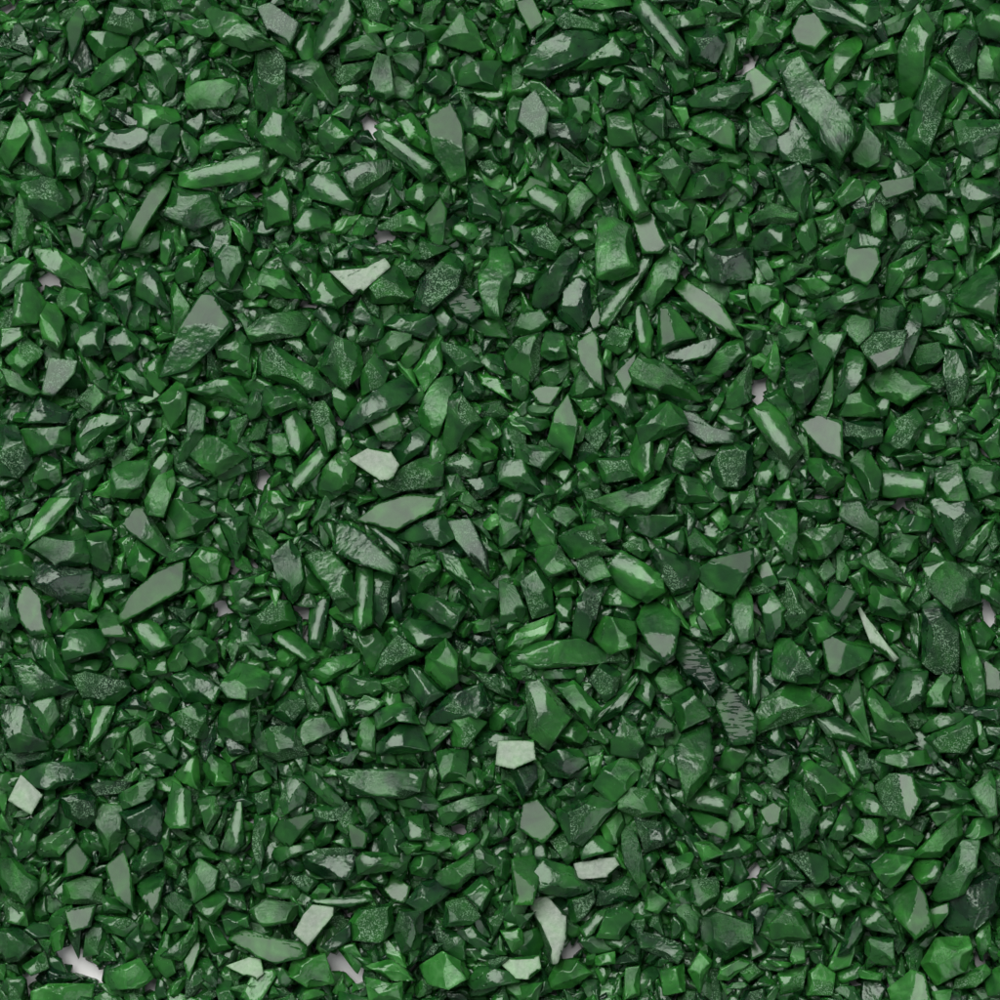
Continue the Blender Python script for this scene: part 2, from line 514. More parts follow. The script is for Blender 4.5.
W 365,90 400,80 690,80 680,160 610,185 420,175 h=520,130 n=long flat mottled bar
F 580,210 690,140 770,230 700,240
F 125,200 160,95 230,150 210,230 140,245
F 190,95 270,90 380,210 340,230 250,150
R 265,230 380,210 415,270 260,290
M 100,290 250,250 255,280 160,385 110,340 h=200,280
W 760,230 860,190 990,175 980,195 870,250 780,300
R 20,270 90,270 60,400 40,490 10,380
M 395,290 470,330 460,385 410,385
F 520,340 570,285 625,340 600,410 540,400
D 225,420 270,400 420,395 440,440 410,510 300,510 230,470 n=dark oval slab
F 435,430 460,405 570,410 620,450 600,470 440,490
X 735,500 890,415 895,490 830,550 780,540 h=850,470 n=combed pale chip
M 540,560 570,500 640,550 620,610 570,600 h=600,550
D 625,610 690,530 740,520 800,570 680,650
L 230,600 300,595 450,575 490,600 380,630
W 10,640 70,600 200,620 180,680 60,700 h=95,665
P 185,720 240,620 330,630 330,660 240,775 h=270,680 n=pale fluted block
R 405,690 440,640 560,620 570,720 520,760 420,750
R 580,720 600,640 690,650 680,780 610,800
W 775,700 790,610 860,590 915,660 880,690 h=800,680
F 860,570 930,505 980,560 970,610 930,640
F 340,780 420,770 455,840 430,900
B 150,900 170,840 300,810 340,930 230,950
F 460,860 580,830 620,870 660,920 570,920
F 455,900 570,930 610,920 610,1000 480,1000
W 670,860 770,800 860,850 890,900 800,950 710,930 h=810,880
F 40,490 90,450 135,480 110,520 50,530
D 290,780 400,690 400,760 320,800
F 830,730 890,700 960,780 920,800
F 890,500 900,370 960,400 990,470
F 800,390 880,320 920,360 830,430
R 670,850 720,770 780,770 750,820
F 80,430 100,390 240,370 250,395 120,445
W 750,10 790,0 870,0 860,110 770,120 h=790,50
F 310,30 440,-10 400,60
W 430,200 480,185 520,250 460,310
F 640,460 680,410 750,430 720,510 650,490
F 590,280 710,250 720,350 640,350
M 830,110 890,80 910,160
@2 3
M 80,310 100,220 150,205 230,300 170,365 n=flat blue-grey pentagon
F 170,40 230,0 310,0 345,50 270,105 190,100
F 380,135 420,70 520,20 555,50 550,110 450,205
W 475,190 510,150 600,160 645,240 560,265 480,230
R 230,240 350,185 460,210 330,370 280,360
F 645,180 660,180 800,330 760,340 650,240
L 690,180 800,130 920,195 900,260 780,230
M 750,250 790,240 915,290 900,350 820,320 h=860,315
W 400,300 480,250 500,270 470,370 430,370
X 475,310 530,300 560,400 580,510 550,535 500,450 n=ribbed finger
F 320,370 350,340 420,345 455,395 330,430
P 305,455 390,435 450,430 470,460 430,500 320,510 h=370,475 n=white fluted bar
F 130,500 180,440 280,470 375,550 260,580 160,560
P 115,605 190,600 260,660 260,740 230,830 200,830 160,700 h=200,700 n=large pale leaf
M 50,440 140,420 150,520 130,600 60,600 h=85,530
P 0,850 40,830 155,815 165,870 120,910 60,905 n=white canoe-shaped chip
F 190,920 230,840 310,840 370,890 290,950 200,960
F 525,715 560,720 720,770 740,810 710,855 560,790 n=smooth flat blade
R 390,620 400,560 500,510 560,540 540,590 450,610
W 580,630 600,560 670,600 630,650
B 645,540 660,530 720,610 690,605
W 765,600 770,520 870,510 870,600 820,640 h=800,590
X 770,660 850,650 1000,690 1000,770 900,830 820,760 h=910,730 n=whorled shell
W 750,880 800,800 850,840 800,980 h=790,880
F 865,920 880,870 960,830 1000,850 920,920
R 270,590 370,560 380,620 290,700
L 320,710 390,650 440,630 380,730 340,750
F 390,740 430,640 490,630 530,660 480,750
B 355,30 410,20 400,80 370,110
D 40,70 140,60 145,110 90,185
R 200,360 260,330 310,400 270,460
B 780,370 830,360 890,410 810,440
F 640,400 700,430 780,400 800,410 760,490 690,520
D 540,270 640,290 650,370 580,400
W 900,250 950,230 990,280 930,330 h=940,270
F 870,620 890,570 1000,520 1000,580 900,640
B 0,710 80,710 100,760 50,800
W 500,870 560,860 560,980 490,1000
F 640,880 740,850 740,960 650,980
F 70,930 170,920 150,1000 100,1000
F 375,820 460,800 460,850 380,860
B 380,880 400,865 450,880 410,950
@3 3
X 150,110 200,140 270,250 240,340 180,380 160,230 n=striated grey dagger
F 205,60 250,40 390,150 350,180 290,210 h=240,170
F 385,190 420,150 490,180 545,260 460,250
W 395,330 440,275 530,275 535,350 500,390 h=470,310
M 500,150 560,100 640,100 670,190 620,270 540,240 h=630,170
F 650,110 750,150 790,200 680,190
X 650,420 780,290 830,260 840,340 760,420 h=760,370
W 860,340 900,280 960,260 970,330 900,360 h=890,310
W 720,590 780,470 840,370 905,370 890,480 850,560 760,600 h=860,420 n=pale-topped shin-shaped chip
F 640,480 680,430 770,450 750,520 680,530
D 780,700 810,570 950,490 1010,530 1000,620 870,725 n=two-tone slab
M 540,600 650,520 690,580 715,690 650,740 600,680 h=670,640
M 710,640 790,610 790,650 740,710 h=750,630
R 160,420 190,400 300,430 310,500 260,540 h=210,470
W 480,450 520,410 640,430 580,520 560,550 510,500 h=580,500
F 345,530 380,500 470,560 450,610 400,570
F 320,600 330,565 430,580 430,620 350,655 h=350,590
X 75,700 150,620 190,650 240,740 180,760 90,750 h=160,660
F 420,670 440,620 520,640 580,730 480,710
W 435,800 480,745 570,745 580,860 500,850 h=530,780
F 350,820 390,700 430,650 450,720 400,800
F 320,680 370,670 350,760 320,820
X 680,850 740,750 870,740 890,790 860,880 740,940 h=770,800 n=jagged mottled lump
M 540,950 640,870 690,890 715,1000 560,1000 h=675,960
W 720,960 800,950 790,1000 730,1000
R 810,960 820,910 950,850 980,880 900,950
R 215,900 280,850 340,890 330,980 220,980 n=coarse speckled nugget
F 110,890 230,860 210,960 120,980
F 30,830 230,850 240,860 110,865
F 50,500 120,430 140,470 100,550
M 40,240 90,210 120,230 110,290 70,300 h=95,250
F 720,250 860,230 830,270 750,300
F 550,340 620,300 690,340 660,380 560,370
L 350,0 390,0 440,100 410,140
W 510,40 540,0 700,0 720,50 600,70 h=560,30
F 725,10 880,110 840,120 770,70
W 50,70 150,20 160,80 100,130
F 270,270 350,220 330,300 280,350
F 310,340 380,200 400,300 360,350
F 655,790 700,740 760,720 700,800
M 0,730 80,760 60,810 0,840 h=20,790
W 880,160 970,80 980,250 940,260 h=950,180
F 100,590 170,565 240,640 220,660
F 420,870 530,890 520,920 440,910
F 390,390 490,390 520,420 450,430
"""
LABELS = {
 0: "flat silver-grey splinter standing out like a clock hand, at eight o'clock from the pale-ended bar",
 1: "large four-sided gritty dark green chip at nine o'clock from the silver splinter",
 2: "slanting smooth green sliver at eleven o'clock from the long mottled bar",
 3: "small five-sided glinting smooth green chip at nine o'clock from the grey frosted kite",
 5: "small elongated slanting glinting smooth green chip at eleven o'clock from the pale-ended bar",
 6: "large long slanting pale-glossed green chip at nine o'clock from the grey frosted kite",
 7: "elongated level pale-glossed green chip at seven o'clock from the grey frosted kite",
 8: "elongated upright glinting smooth green chip at ten o'clock from the silver splinter",
 9: "elongated upright pale-streaked ridged green chip at ten o'clock from the silver splinter",
 10: "four-sided pale-glossed green chip at ten o'clock from the pale-ended bar",
 11: "small elongated level smooth green chip at ten o'clock from the pale-ended bar",
 12: "long level very dark green chip at eleven o'clock from the silver splinter",
 14: "long green bar with a pale slanted end, at two o'clock from the silver splinter",
 15: "large five-sided pale-glossed green chip at three o'clock from the silver splinter",
 16: "five-sided glinting smooth green chip at twelve o'clock from the pale-ended bar",
 17: "small long slanting pale-glossed green chip at ten o'clock from the silver splinter",
 20: "small long upright rippled green chip at nine o'clock from the silver splinter",
 23: "small five-sided gritty dark green chip at nine o'clock from the grey frosted kite",
 24: "kite-shaped chip with one grey frosted face, at one o'clock from the pale-ended bar",
 26: "elongated slanting pale-streaked ridged green chip at three o'clock from the grey frosted kite",
 27: "large elongated upright gritty dark green chip at six o'clock from the grey frosted kite",
 28: "small elongated level pale-glossed green chip at nine o'clock from the pale glossy cone",
 30: "small elongated upright pale-glossed green chip at eight o'clock from the pale glossy cone",
 33: "cone-shaped chip with a pale glossy peak, at eight o'clock from the pale grey tile",
 34: "four-sided glinting smooth green chip at five o'clock from the pale glossy cone",
 36: "large four-sided smooth green chip at two o'clock from the pale-ended bar",
 37: "small five-sided smooth green chip at nine o'clock from the grey-edged blade",
 39: "long slanting pale-streaked ridged green chip at one o'clock from the white triangle",
 40: "tall green blade with one silver-grey edge, at six o'clock from the pale glossy cone",
 42: "small elongated slanting smooth green chip at six o'clock from the pale glossy cone",
 43: "four-sided gritty dark green chip at twelve o'clock from the white triangle",
 44: "five-sided pale-streaked ridged green chip at eleven o'clock from the white triangle",
 45: "elongated upright glinting smooth green chip at four o'clock from the pale-ended bar",
 48: "elongated slanting very dark green chip at five o'clock from the grey-edged blade",
 52: "large elongated slanting smooth green chip at five o'clock from the grey frosted kite",
 53: "pale grey tile-like chip at the top edge, at eleven o'clock from the dull dark slab",
 57: "broad dull very dark green slab, almost black, at five o'clock from the pale grey tile",
 58: "long blade with a pale streak along it, at three o'clock from the dull dark slab",
 59: "small elongated slanting smooth green chip at three o'clock from the dull dark slab",
 60: "five-sided gritty dark green chip at nine o'clock from the pale round flake",
 63: "elongated level glinting smooth green chip at eight o'clock from the pale round flake",
 64: "elongated slanting grey-facetted green chip at nine o'clock from the white-blazed block",
 70: "four-sided grey frosted chip at seven o'clock from the dull dark slab",
 71: "small elongated level very dark green chip at six o'clock from the dull dark slab",
 72: "small elongated slanting smooth green chip at seven o'clock from the dull dark slab",
 74: "small elongated slanting pale-streaked ridged green chip at four o'clock from the grey-edged blade",
 76: "small elongated slanting pale-glossed green chip at twelve o'clock from the dark round disc",
 78: "large long slanting pale-streaked ridged green chip at one o'clock from the dark round disc",
 79: "small four-sided pale-glossed green chip at six o'clock from the streaked long blade",
 80: "elongated slanting smooth green chip at eight o'clock from the white-blazed block",
 83: "large five-sided pale-glossed green chip at one o'clock from the dark round disc",
 84: "elongated slanting grey-facetted green chip at one o'clock from the pale slanted slab",
 85: "five-sided gritty dark green chip at eleven o'clock from the dark round disc",
 88: "small four-sided smooth green chip at five o'clock from the dull dark slab",
 91: "roundish chip with a flat pale grey-green face, at twelve o'clock from the white-blazed block",
 93: "long slanting pale-streaked ridged green chip at two o'clock from the pale round flake",
 94: "long slanting smooth green chip at one o'clock from the white-blazed block",
 95: "large long upright glinting smooth green chip at two o'clock from the white-blazed block",
 96: "tall parallel-sided slab with a dark gritty face, at one o'clock from the grey trapezoid",
 97: "elongated level smooth green chip at nine o'clock from the tall gritty slab",
 98: 'biggest block, with a broad whitish blaze across its middle',
 99: "blocky pale-glossed green chip at eleven o'clock from the grey trapezoid",
 100: "small flat grey trapezoid like a tiny mirror, at seven o'clock from the tall gritty slab",
 103: "small five-sided smooth green chip at six o'clock from the tall gritty slab",
 104: "five-sided smooth green chip at three o'clock from the grey trapezoid",
 107: "five-sided gritty dark green chip at one o'clock from the tall gritty slab",
 109: "five-sided gritty dark green chip at four o'clock from the tall gritty slab",
 111: "elongated upright smooth green chip at nine o'clock from the grey trapezoid",
 114: "small four-sided smooth green chip at eight o'clock from the white-blazed block",
 115: "five-sided gritty dark green chip at seven o'clock from the white-blazed block",
 116: "small five-sided smooth green chip at nine o'clock from the white-blazed block",
 123: "small five-sided smooth green chip at eight o'clock from the grey trapezoid",
 127: "long slanting smooth green chip at eight o'clock from the silver splinter",
 128: "small blocky pale-streaked ridged green chip at eleven o'clock from the speckled grey-white chip",
 129: "five-sided pale-streaked ridged green chip at eleven o'clock from the speckled grey-white chip",
 130: "elongated upright pale-glossed green chip at twelve o'clock from the speckled grey-white chip",
 132: "small elongated slanting smooth green chip at six o'clock from the silver splinter",
 135: "small blocky pale-glossed green chip at one o'clock from the great grey-tipped wedge",
 136: 'great smooth green wedge with a grey patch at its tip',
 139: "small four-sided glinting smooth green chip at one o'clock from the speckled grey-white chip",
 141: "squarish chip with a speckled grey-white face, at eight o'clock from the great grey-tipped wedge",
 144: "small elongated upright glinting smooth green chip at eleven o'clock from the white-spotted column",
 145: "elongated level smooth green chip at one o'clock from the white-spotted column",
 146: "elongated slanting smooth green chip at five o'clock from the speckled grey-white chip",
 148: "elongated level pale-glossed green chip at six o'clock from the speckled grey-white chip",
 149: "five-sided gritty dark green chip at seven o'clock from the speckled grey-white chip",
 151: "four-sided pale-glossed green chip at eight o'clock from the white-spotted column",
 153: "long slanting pale-glossed green chip at seven o'clock from the white-spotted column",
 154: "four-sided rippled green chip at twelve o'clock from the bright smooth cushion",
 156: 'upright column-like chip with a white spot near its middle',
 158: "small five-sided smooth green chip at eight o'clock from the long mottled bar",
 164: "flat whitish triangular chip, the brightest of the bed, at nine o'clock from the zebra-striped chip",
 165: "five-sided gritty dark green chip at four o'clock from the white triangle",
 166: "blocky smooth green chip at eight o'clock from the white triangle",
 167: "small elongated slanting pale-glossed green chip at twelve o'clock from the long mottled bar",
 169: "large elongated slanting gritty dark green chip at ten o'clock from the zebra-striped chip",
 170: "small chip striped white and black-green like a zebra, at three o'clock from the white triangle",
 171: "large elongated upright pale-glossed green chip at two o'clock from the zebra-striped chip",
 172: "long level bar mottled with pale patches, at twelve o'clock from the flat sandpaper-faced slab",
 174: "small elongated level gritty dark green chip at eight o'clock from the zebra-striped chip",
 177: "small long slanting bright green chip at two o'clock from the long smooth arrowhead",
 178: "large five-sided gritty dark green chip at four o'clock from the long mottled bar",
 179: "wide flat slab with a dark sandpaper-like face, at six o'clock from the long mottled bar",
 181: "long smooth green arrowhead pointing down, at twelve o'clock from the pale polished scallop",
 183: "elongated slanting pale-glossed green chip at three o'clock from the long smooth arrowhead",
 184: "small elongated upright pale-streaked ridged green chip at six o'clock from the flat sandpaper-faced slab",
 185: "small long slanting pale-glossed green chip at five o'clock from the flat sandpaper-faced slab",
 186: "elongated upright gritty dark green chip at twelve o'clock from the grey frosted pentagon",
 187: "small elongated slanting gritty dark green chip at six o'clock from the zebra-striped chip",
 190: "small elongated slanting smooth green chip at two o'clock from the pale polished scallop",
 191: "rounded scallop-like chip with a pale polished face, at eleven o'clock from the grey-green flat plate",
 192: "elongated slanting gritty dark green chip at one o'clock from the grey-green flat plate",
 193: "five-sided glinting smooth green chip at ten o'clock from the grey-green flat plate",
 194: "small slanting pale-streaked ridged green sliver at nine o'clock from the pale polished scallop",
 199: "small elongated slanting gritty dark green chip at eleven o'clock from the long smooth arrowhead",
 200: "small five-sided smooth green chip at seven o'clock from the flat sandpaper-faced slab",
 201: "long slanting very dark green chip at eleven o'clock from the dark round disc",
 202: "dark round disc-like chip dusted with tiny specks, at eleven o'clock from the pale slanted slab",
 203: "long slanting pale-streaked ridged green chip at one o'clock from the pale slanted slab",
 204: "elongated slanting pale-glossed green chip at one o'clock from the small silver wedge",
 205: "long slanting grey-facetted green chip at one o'clock from the grooved grey spear",
 207: "four-sided grey-facetted green chip at two o'clock from the pale slanted slab",
 209: "small slanting pale-glossed green sliver at eleven o'clock from the white-streaked cylinder",
 210: "slanted slab with a pale grey-green face, at ten o'clock from the small silver wedge",
 211: "small pointed wedge with a silver-grey face, at nine o'clock from the grooved grey spear",
 212: "grey spear-shaped chip scored with fine grooves, at three o'clock from the small silver wedge",
 213: "small elongated slanting smooth green chip at six o'clock from the small silver wedge",
 214: "three-cornered pale-glossed green chip at nine o'clock from the pale slanted slab",
 219: "elongated upright grey-facetted green chip at seven o'clock from the pale slanted slab",
 221: "elongated slanting smooth green chip at six o'clock from the grooved grey spear",
 222: "grey flake with a finely wrinkled face, at eleven o'clock from the gritty dome",
 223: "elongated upright pale-streaked ridged green chip at twelve o'clock from the pale-backed flake",
 226: "dome-shaped dark chip with a coarse gritty face, at five o'clock from the wrinkled grey flake",
 227: "long level pale-glossed green chip at one o'clock from the grey frosted pentagon",
 228: "elongated slanting smooth green chip at one o'clock from the grey frosted pentagon",
 230: "small four-sided gritty dark green chip at eleven o'clock from the pale-backed flake",
 231: "wide flake with a pale green back, at seven o'clock from the wrinkled grey flake",
 236: "large four-sided very dark green chip at one o'clock from the grooved grey spear",
 242: "four-sided grey-facetted green chip at seven o'clock from the grey trapezoid",
 243: "small elongated slanting smooth green chip at twelve o'clock from the dark curved sliver",
 245: "large three-cornered grey-facetted green chip at two o'clock from the dark curved sliver",
 246: "long slanting glinting smooth green chip at ten o'clock from the dark curved sliver",
 249: "small five-sided rippled green chip at eleven o'clock from the dark curved sliver",
 250: "five-sided grey-facetted green chip at eight o'clock from the dark curved sliver",
 251: "dark green curved sliver, thin as a bean pod, at six o'clock from the grey trapezoid",
 255: "elongated upright gritty dark green chip at four o'clock from the dark curved sliver",
 256: "large elongated upright glinting smooth green chip at one o'clock from the white-streaked cylinder",
 257: "small three-cornered smooth green chip at nine o'clock from the dark curved sliver",
 259: "elongated slanting smooth green chip at eight o'clock from the dark curved sliver",
 260: "small four-sided pale-glossed green chip at seven o'clock from the dark curved sliver",
 261: "large elongated level pale-glossed green chip at six o'clock from the dark curved sliver",
 262: "cylinder-like chip with a long white streak, at two o'clock from the gritty dome",
 263: "three-cornered grey-facetted green chip at three o'clock from the white-streaked cylinder",
 264: "small five-sided gritty dark green chip at three o'clock from the gritty dome",
 265: "elongated slanting gritty dark green chip at six o'clock from the dark curved sliver",
 269: "four-sided pale-glossed green chip at one o'clock from the pale layered wedge",
 270: "small elongated upright pale-glossed green chip at four o'clock from the white-streaked cylinder",
 271: "elongated level pale-streaked ridged green chip at eleven o'clock from the pale layered wedge",
 277: "four-sided smooth green chip at five o'clock from the dark curved sliver",
 282: "large smooth silver-grey crescent-shaped chip, at eight o'clock from the bright smooth cushion",
 283: "large elongated level pale-glossed green chip at ten o'clock from the silver-grey crescent",
 284: "large elongated slanting very dark green chip at nine o'clock from the silver-grey crescent",
 285: "small four-sided smooth green chip at ten o'clock from the silver-grey crescent",
 286: "long slanting pale-streaked ridged green chip at ten o'clock from the silver-grey crescent",
 288: "long slanting grey-facetted green chip at twelve o'clock from the silver-grey crescent",
 289: "five-sided rippled green chip at eleven o'clock from the bright smooth cushion",
 290: "bright saturated green cushion-shaped smooth chip, at two o'clock from the silver-grey crescent",
 291: "elongated slanting grey-facetted green chip at nine o'clock from the silver-grey crescent",
 294: "four-sided glinting smooth green chip at eight o'clock from the silver-grey crescent",
 298: "elongated level gritty dark green chip at eight o'clock from the clear glassy cube",
 299: "elongated slanting gritty dark green chip at twelve o'clock from the pale grey square",
 300: "small elongated slanting smooth green chip at eight o'clock from the silver-grey crescent",
 304: "small three-cornered pale-glossed green chip at eleven o'clock from the smooth upright cone",
 305: "clear glassy cube-like chip with a pale top, at five o'clock from the silver-grey crescent",
 306: "five-sided smooth green chip at six o'clock from the clear glassy cube",
 307: "five-sided pale-glossed green chip at four o'clock from the clear glassy cube",
 308: "four-sided pale-glossed green chip at ten o'clock from the pale fan shell",
 315: "large elongated slanting smooth green chip at twelve o'clock from the pale grey square",
 320: "large flat grey-green plate with a smooth face, at five o'clock from the pale polished scallop",
 321: "grey frosted five-sided chip pointing down, at four o'clock from the grey-green flat plate",
 322: "large long slanting grey frosted chip at eight o'clock from the grey-green flat plate",
 323: "large elongated slanting gritty dark green chip at seven o'clock from the pale polished scallop",
 324: "elongated upright pale-glossed green chip at three o'clock from the bright smooth cushion",
 326: "upright pale-streaked ridged green sliver at eleven o'clock from the grey gritty arrow",
 327: "small upright gritty dark green sliver at eight o'clock from the grey frosted pentagon",
 328: "elongated level pale-glossed green chip at four o'clock from the grey-green flat plate",
 331: "large long slanting pale-glossed green chip at six o'clock from the grey frosted pentagon",
 332: "elongated level smooth green chip at one o'clock from the grey gritty arrow",
 333: "elongated level glinting smooth green chip at two o'clock from the grey gritty arrow",
 336: "grey gritty arrow-shaped chip, at eleven o'clock from the white-rimmed shield",
 337: "blocky pale-glossed green chip at one o'clock from the white-rimmed shield",
 338: 'smooth green shield-shaped chip with a white upper rim',
 339: "elongated slanting gritty dark green chip at four o'clock from the white-rimmed shield",
 346: "shell-like chip with pale fanning streaks, at one o'clock from the smooth upright cone",
 350: "five-sided smooth green chip at one o'clock from the long flat mottled bar",
 351: "small four-sided pale-glossed green chip at ten o'clock from the white blunt chip",
 353: "five-sided gritty dark green chip at two o'clock from the clear glassy cube",
 360: "long level tongue of smooth plain green glass, at four o'clock from the bright leaf-shaped chip",
 361: "bright green leaf-shaped chip with pointed tip, at ten o'clock from the smooth green tongue",
 362: "large petal-shaped chip with a pale lower half, at ten o'clock from the cracked dark slab",
 363: "large elongated slanting pale-streaked ridged green chip at eleven o'clock from the pale petal",
 364: "small five-sided pale-glossed green chip at twelve o'clock from the smooth green tongue",
 365: "elongated level smooth green chip at five o'clock from the pale-backed flake",
 366: "four-sided gritty dark green chip at eight o'clock from the pale-backed flake",
 370: "five-sided gritty dark green chip at seven o'clock from the gritty dome",
 371: "large three-cornered grey-facetted green chip at ten o'clock from the gritty triangle",
 372: "elongated slanting pale-glossed green chip at two o'clock from the pale petal",
 373: "long upright pale-glossed green chip at nine o'clock from the gritty triangle",
 375: 'dark slab whose grey face is covered in short cracks',
 376: "steep grey slab with dark tiger-like stripes, at nine o'clock from the mottled whale-backed lump",
 380: "small long slanting pale-glossed green chip at five o'clock from the smooth green tongue",
 381: "large five-sided smooth green chip at one o'clock from the white blunt chip",
 383: "whitish blunt chip with a clean pale face, at eleven o'clock from the flat blue-grey pentagon",
 384: "four-sided rippled green chip at seven o'clock from the cracked dark slab",
 386: "four-sided smooth green chip at six o'clock from the cracked dark slab",
 387: "large elongated upright rippled green chip at eight o'clock from the mottled whale-backed lump",
 390: "four-sided pale-glossed green chip at four o'clock from the grey frosted pentagon",
 391: "small five-sided pale-glossed green chip at eleven o'clock from the bright leaf-shaped chip",
 394: "long slanting gritty dark green chip at one o'clock from the smooth green tongue",
 396: "five-sided pale-glossed green chip at nine o'clock from the pale petal",
 406: "thin curved whitish sliver like a fingernail, at two o'clock from the blue-grey facetted chip",
 407: "green chip with one large flat blue-grey facet, at eight o'clock from the white curved sliver",
 408: "broad wedge with pale layered ripples, at twelve o'clock from the long dark blade",
 409: "small long slanting pale-glossed green chip at twelve o'clock from the white curved sliver",
 410: "small elongated slanting pale-glossed green chip at ten o'clock from the pale layered wedge",
 411: "four-sided smooth green chip at one o'clock from the gritty triangle",
 412: "four-sided smooth green chip at twelve o'clock from the gritty triangle",
 413: "triangular chip with an evenly gritty face, at eleven o'clock from the blue-grey facetted chip",
 414: "large elongated upright gritty dark green chip at ten o'clock from the long dark blade",
 415: "long dark green blade standing upright, at six o'clock from the pale layered wedge",
 417: "large four-sided gritty dark green chip at twelve o'clock from the pale layered wedge",
 419: "small blocky pale-glossed green chip at one o'clock from the white curved sliver",
 426: "large five-sided gritty dark green chip at twelve o'clock from the mottled whale-backed lump",
 427: "broad whale-backed lump mottled with pale patches, at three o'clock from the tiger-striped slab",
 428: "blocky smooth green chip at five o'clock from the white curved sliver",
 431: "small upright grey-facetted green sliver at three o'clock from the mottled whale-backed lump",
 432: "elongated slanting pale-glossed green chip at five o'clock from the blue-grey facetted chip",
 433: "small long slanting pale-streaked ridged green chip at four o'clock from the mottled whale-backed lump",
 435: "five-sided gritty dark green chip at twelve o'clock from the pale-topped shin-shaped chip",
 438: "small elongated upright smooth green chip at ten o'clock from the blue-grey facetted chip",
 448: "flat pale grey square chip turned on its corner, at seven o'clock from the silver-grey crescent",
 449: "large long level smooth green chip at two o'clock from the pale grey square",
 453: "elongated upright pale-streaked ridged green chip at ten o'clock from the smooth upright cone",
 454: "small four-sided gritty dark green chip at eleven o'clock from the pale knife-edged wedge",
 455: "elongated upright pale-glossed green chip at four o'clock from the pale grey square",
 456: "upright wedge with a pale knife-edged face, at three o'clock from the white fan-streaked chip",
 458: "broad chip with white streaks fanning out, at six o'clock from the pale grey square",
 459: "four-sided very dark green chip at one o'clock from the pale knife-edged wedge",
 465: "small five-sided pale-glossed green chip at seven o'clock from the smooth upright cone",
 467: "smooth upright cone tapering to the top, at seven o'clock from the pale fan shell",
 474: "elongated level smooth green chip at six o'clock from the pale knife-edged wedge",
 477: "four-sided smooth green chip at six o'clock from the white fan-streaked chip",
 482: "level bright green sliver at five o'clock from the white fan-streaked chip",
 483: "four-sided pale-glossed green chip at three o'clock from the white fan-streaked chip",
 486: "long grey moon-shaped slab with a smooth face, at one o'clock from the white beak-shaped chip",
 487: "white beak-shaped chip tapering to a point, at seven o'clock from the grey moon-shaped slab",
 488: 'long level bar with a straight top and mottled face',
 494: "small slanting pale-glossed green sliver at twelve o'clock from the combed pale chip",
 498: "very dark oval slab lying level, at one o'clock from the pale fluted block",
 499: "small elongated level smooth green chip at three o'clock from the dark oval slab",
 500: 'wedge with a pale face combed by fine lines',
 502: "small elongated slanting very dark green chip at eight o'clock from the combed pale chip",
 504: "small elongated level pale-glossed green chip at eight o'clock from the dark oval slab",
 505: "pale fluted block, whitish with faint ridges, at two o'clock from the grey moon-shaped slab",
 506: "blocky gritty dark green chip at three o'clock from the pale fluted block",
 507: "four-sided gritty dark green chip at seven o'clock from the combed pale chip",
 511: "five-sided bright green chip at four o'clock from the grey moon-shaped slab",
 513: "small elongated level smooth green chip at four o'clock from the pale fluted block",
 514: "five-sided pale-glossed green chip at nine o'clock from the white canoe-shaped chip",
 522: "small four-sided pale-glossed green chip at nine o'clock from the white blunt chip",
 528: "flat plain blue-grey five-sided chip, at five o'clock from the white blunt chip",
 529: "five-sided smooth green chip at one o'clock from the flat blue-grey pentagon",
 530: "five-sided smooth green chip at two o'clock from the flat blue-grey pentagon",
 531: "blocky pale-glossed green chip at twelve o'clock from the ribbed finger",
 532: "large four-sided gritty dark green chip at three o'clock from the flat blue-grey pentagon",
 534: "elongated level pale-streaked ridged green chip at seven o'clock from the tiger-striped slab",
 537: "finger-shaped green chip with a finely ribbed side, at two o'clock from the white fluted bar",
 539: "short whitish bar with fluted face, at eight o'clock from the ribbed finger",
 540: "large elongated level smooth green chip at twelve o'clock from the large pale leaf",
 541: "large pale grey-green leaf-shaped chip, at one o'clock from the white canoe-shaped chip",
 542: "elongated upright grey-facetted green chip at eleven o'clock from the large pale leaf",
 543: "brilliant white canoe-shaped chip, at seven o'clock from the large pale leaf",
 544: "five-sided smooth green chip at five o'clock from the large pale leaf",
 545: "wide smooth flat green blade, at nine o'clock from the whorled shell",
 546: "small elongated slanting gritty dark green chip at seven o'clock from the ribbed finger",
 550: "broad shell-like chip with whorled ripples, at three o'clock from the smooth flat blade",
 570: "grey dagger-shaped chip with straight striations, at six o'clock from the mottled whale-backed lump",
 571: "elongated slanting glinting smooth green chip at one o'clock from the striated grey dagger",
 574: "blocky grey-facetted green chip at three o'clock from the striated grey dagger",
 576: "long slanting rippled green chip at eleven o'clock from the pale-topped shin-shaped chip",
 578: "tall bent chip with a pale glossy top, at eleven o'clock from the two-tone slab",
 580: 'large dark two-tone slab with a long straight ridge',
 581: "large four-sided grey-facetted green chip at eight o'clock from the pale-topped shin-shaped chip",
 583: "small five-sided gritty dark green chip at two o'clock from the whorled shell",
 584: "small four-sided pale-glossed green chip at nine o'clock from the pale-topped shin-shaped chip",
 587: "four-sided rippled green chip at eleven o'clock from the coarse speckled nugget",
 589: "small four-sided pale-glossed green chip at nine o'clock from the jagged mottled lump",
 592: "big jagged lump mottled with pale patches, at seven o'clock from the two-tone slab",
 593: "five-sided grey-facetted green chip at eight o'clock from the jagged mottled lump",
 596: "squat nugget covered in coarse pale speckles, at four o'clock from the whorled shell",
}
import bpy, bmesh, math
import numpy as np

# ------------------------------------------------------------------ units
MM = 0.15e-3            # one unit of the tracing grid (1/1000 of the frame) in metres: the frame is 15 cm wide
CAM_Z = 4000.0          # camera height in grid units (60 cm)
FOCUS_Z = 30.0
rng = np.random.default_rng(20240611)
C = bpy.context.scene.collection
scene = bpy.context.scene

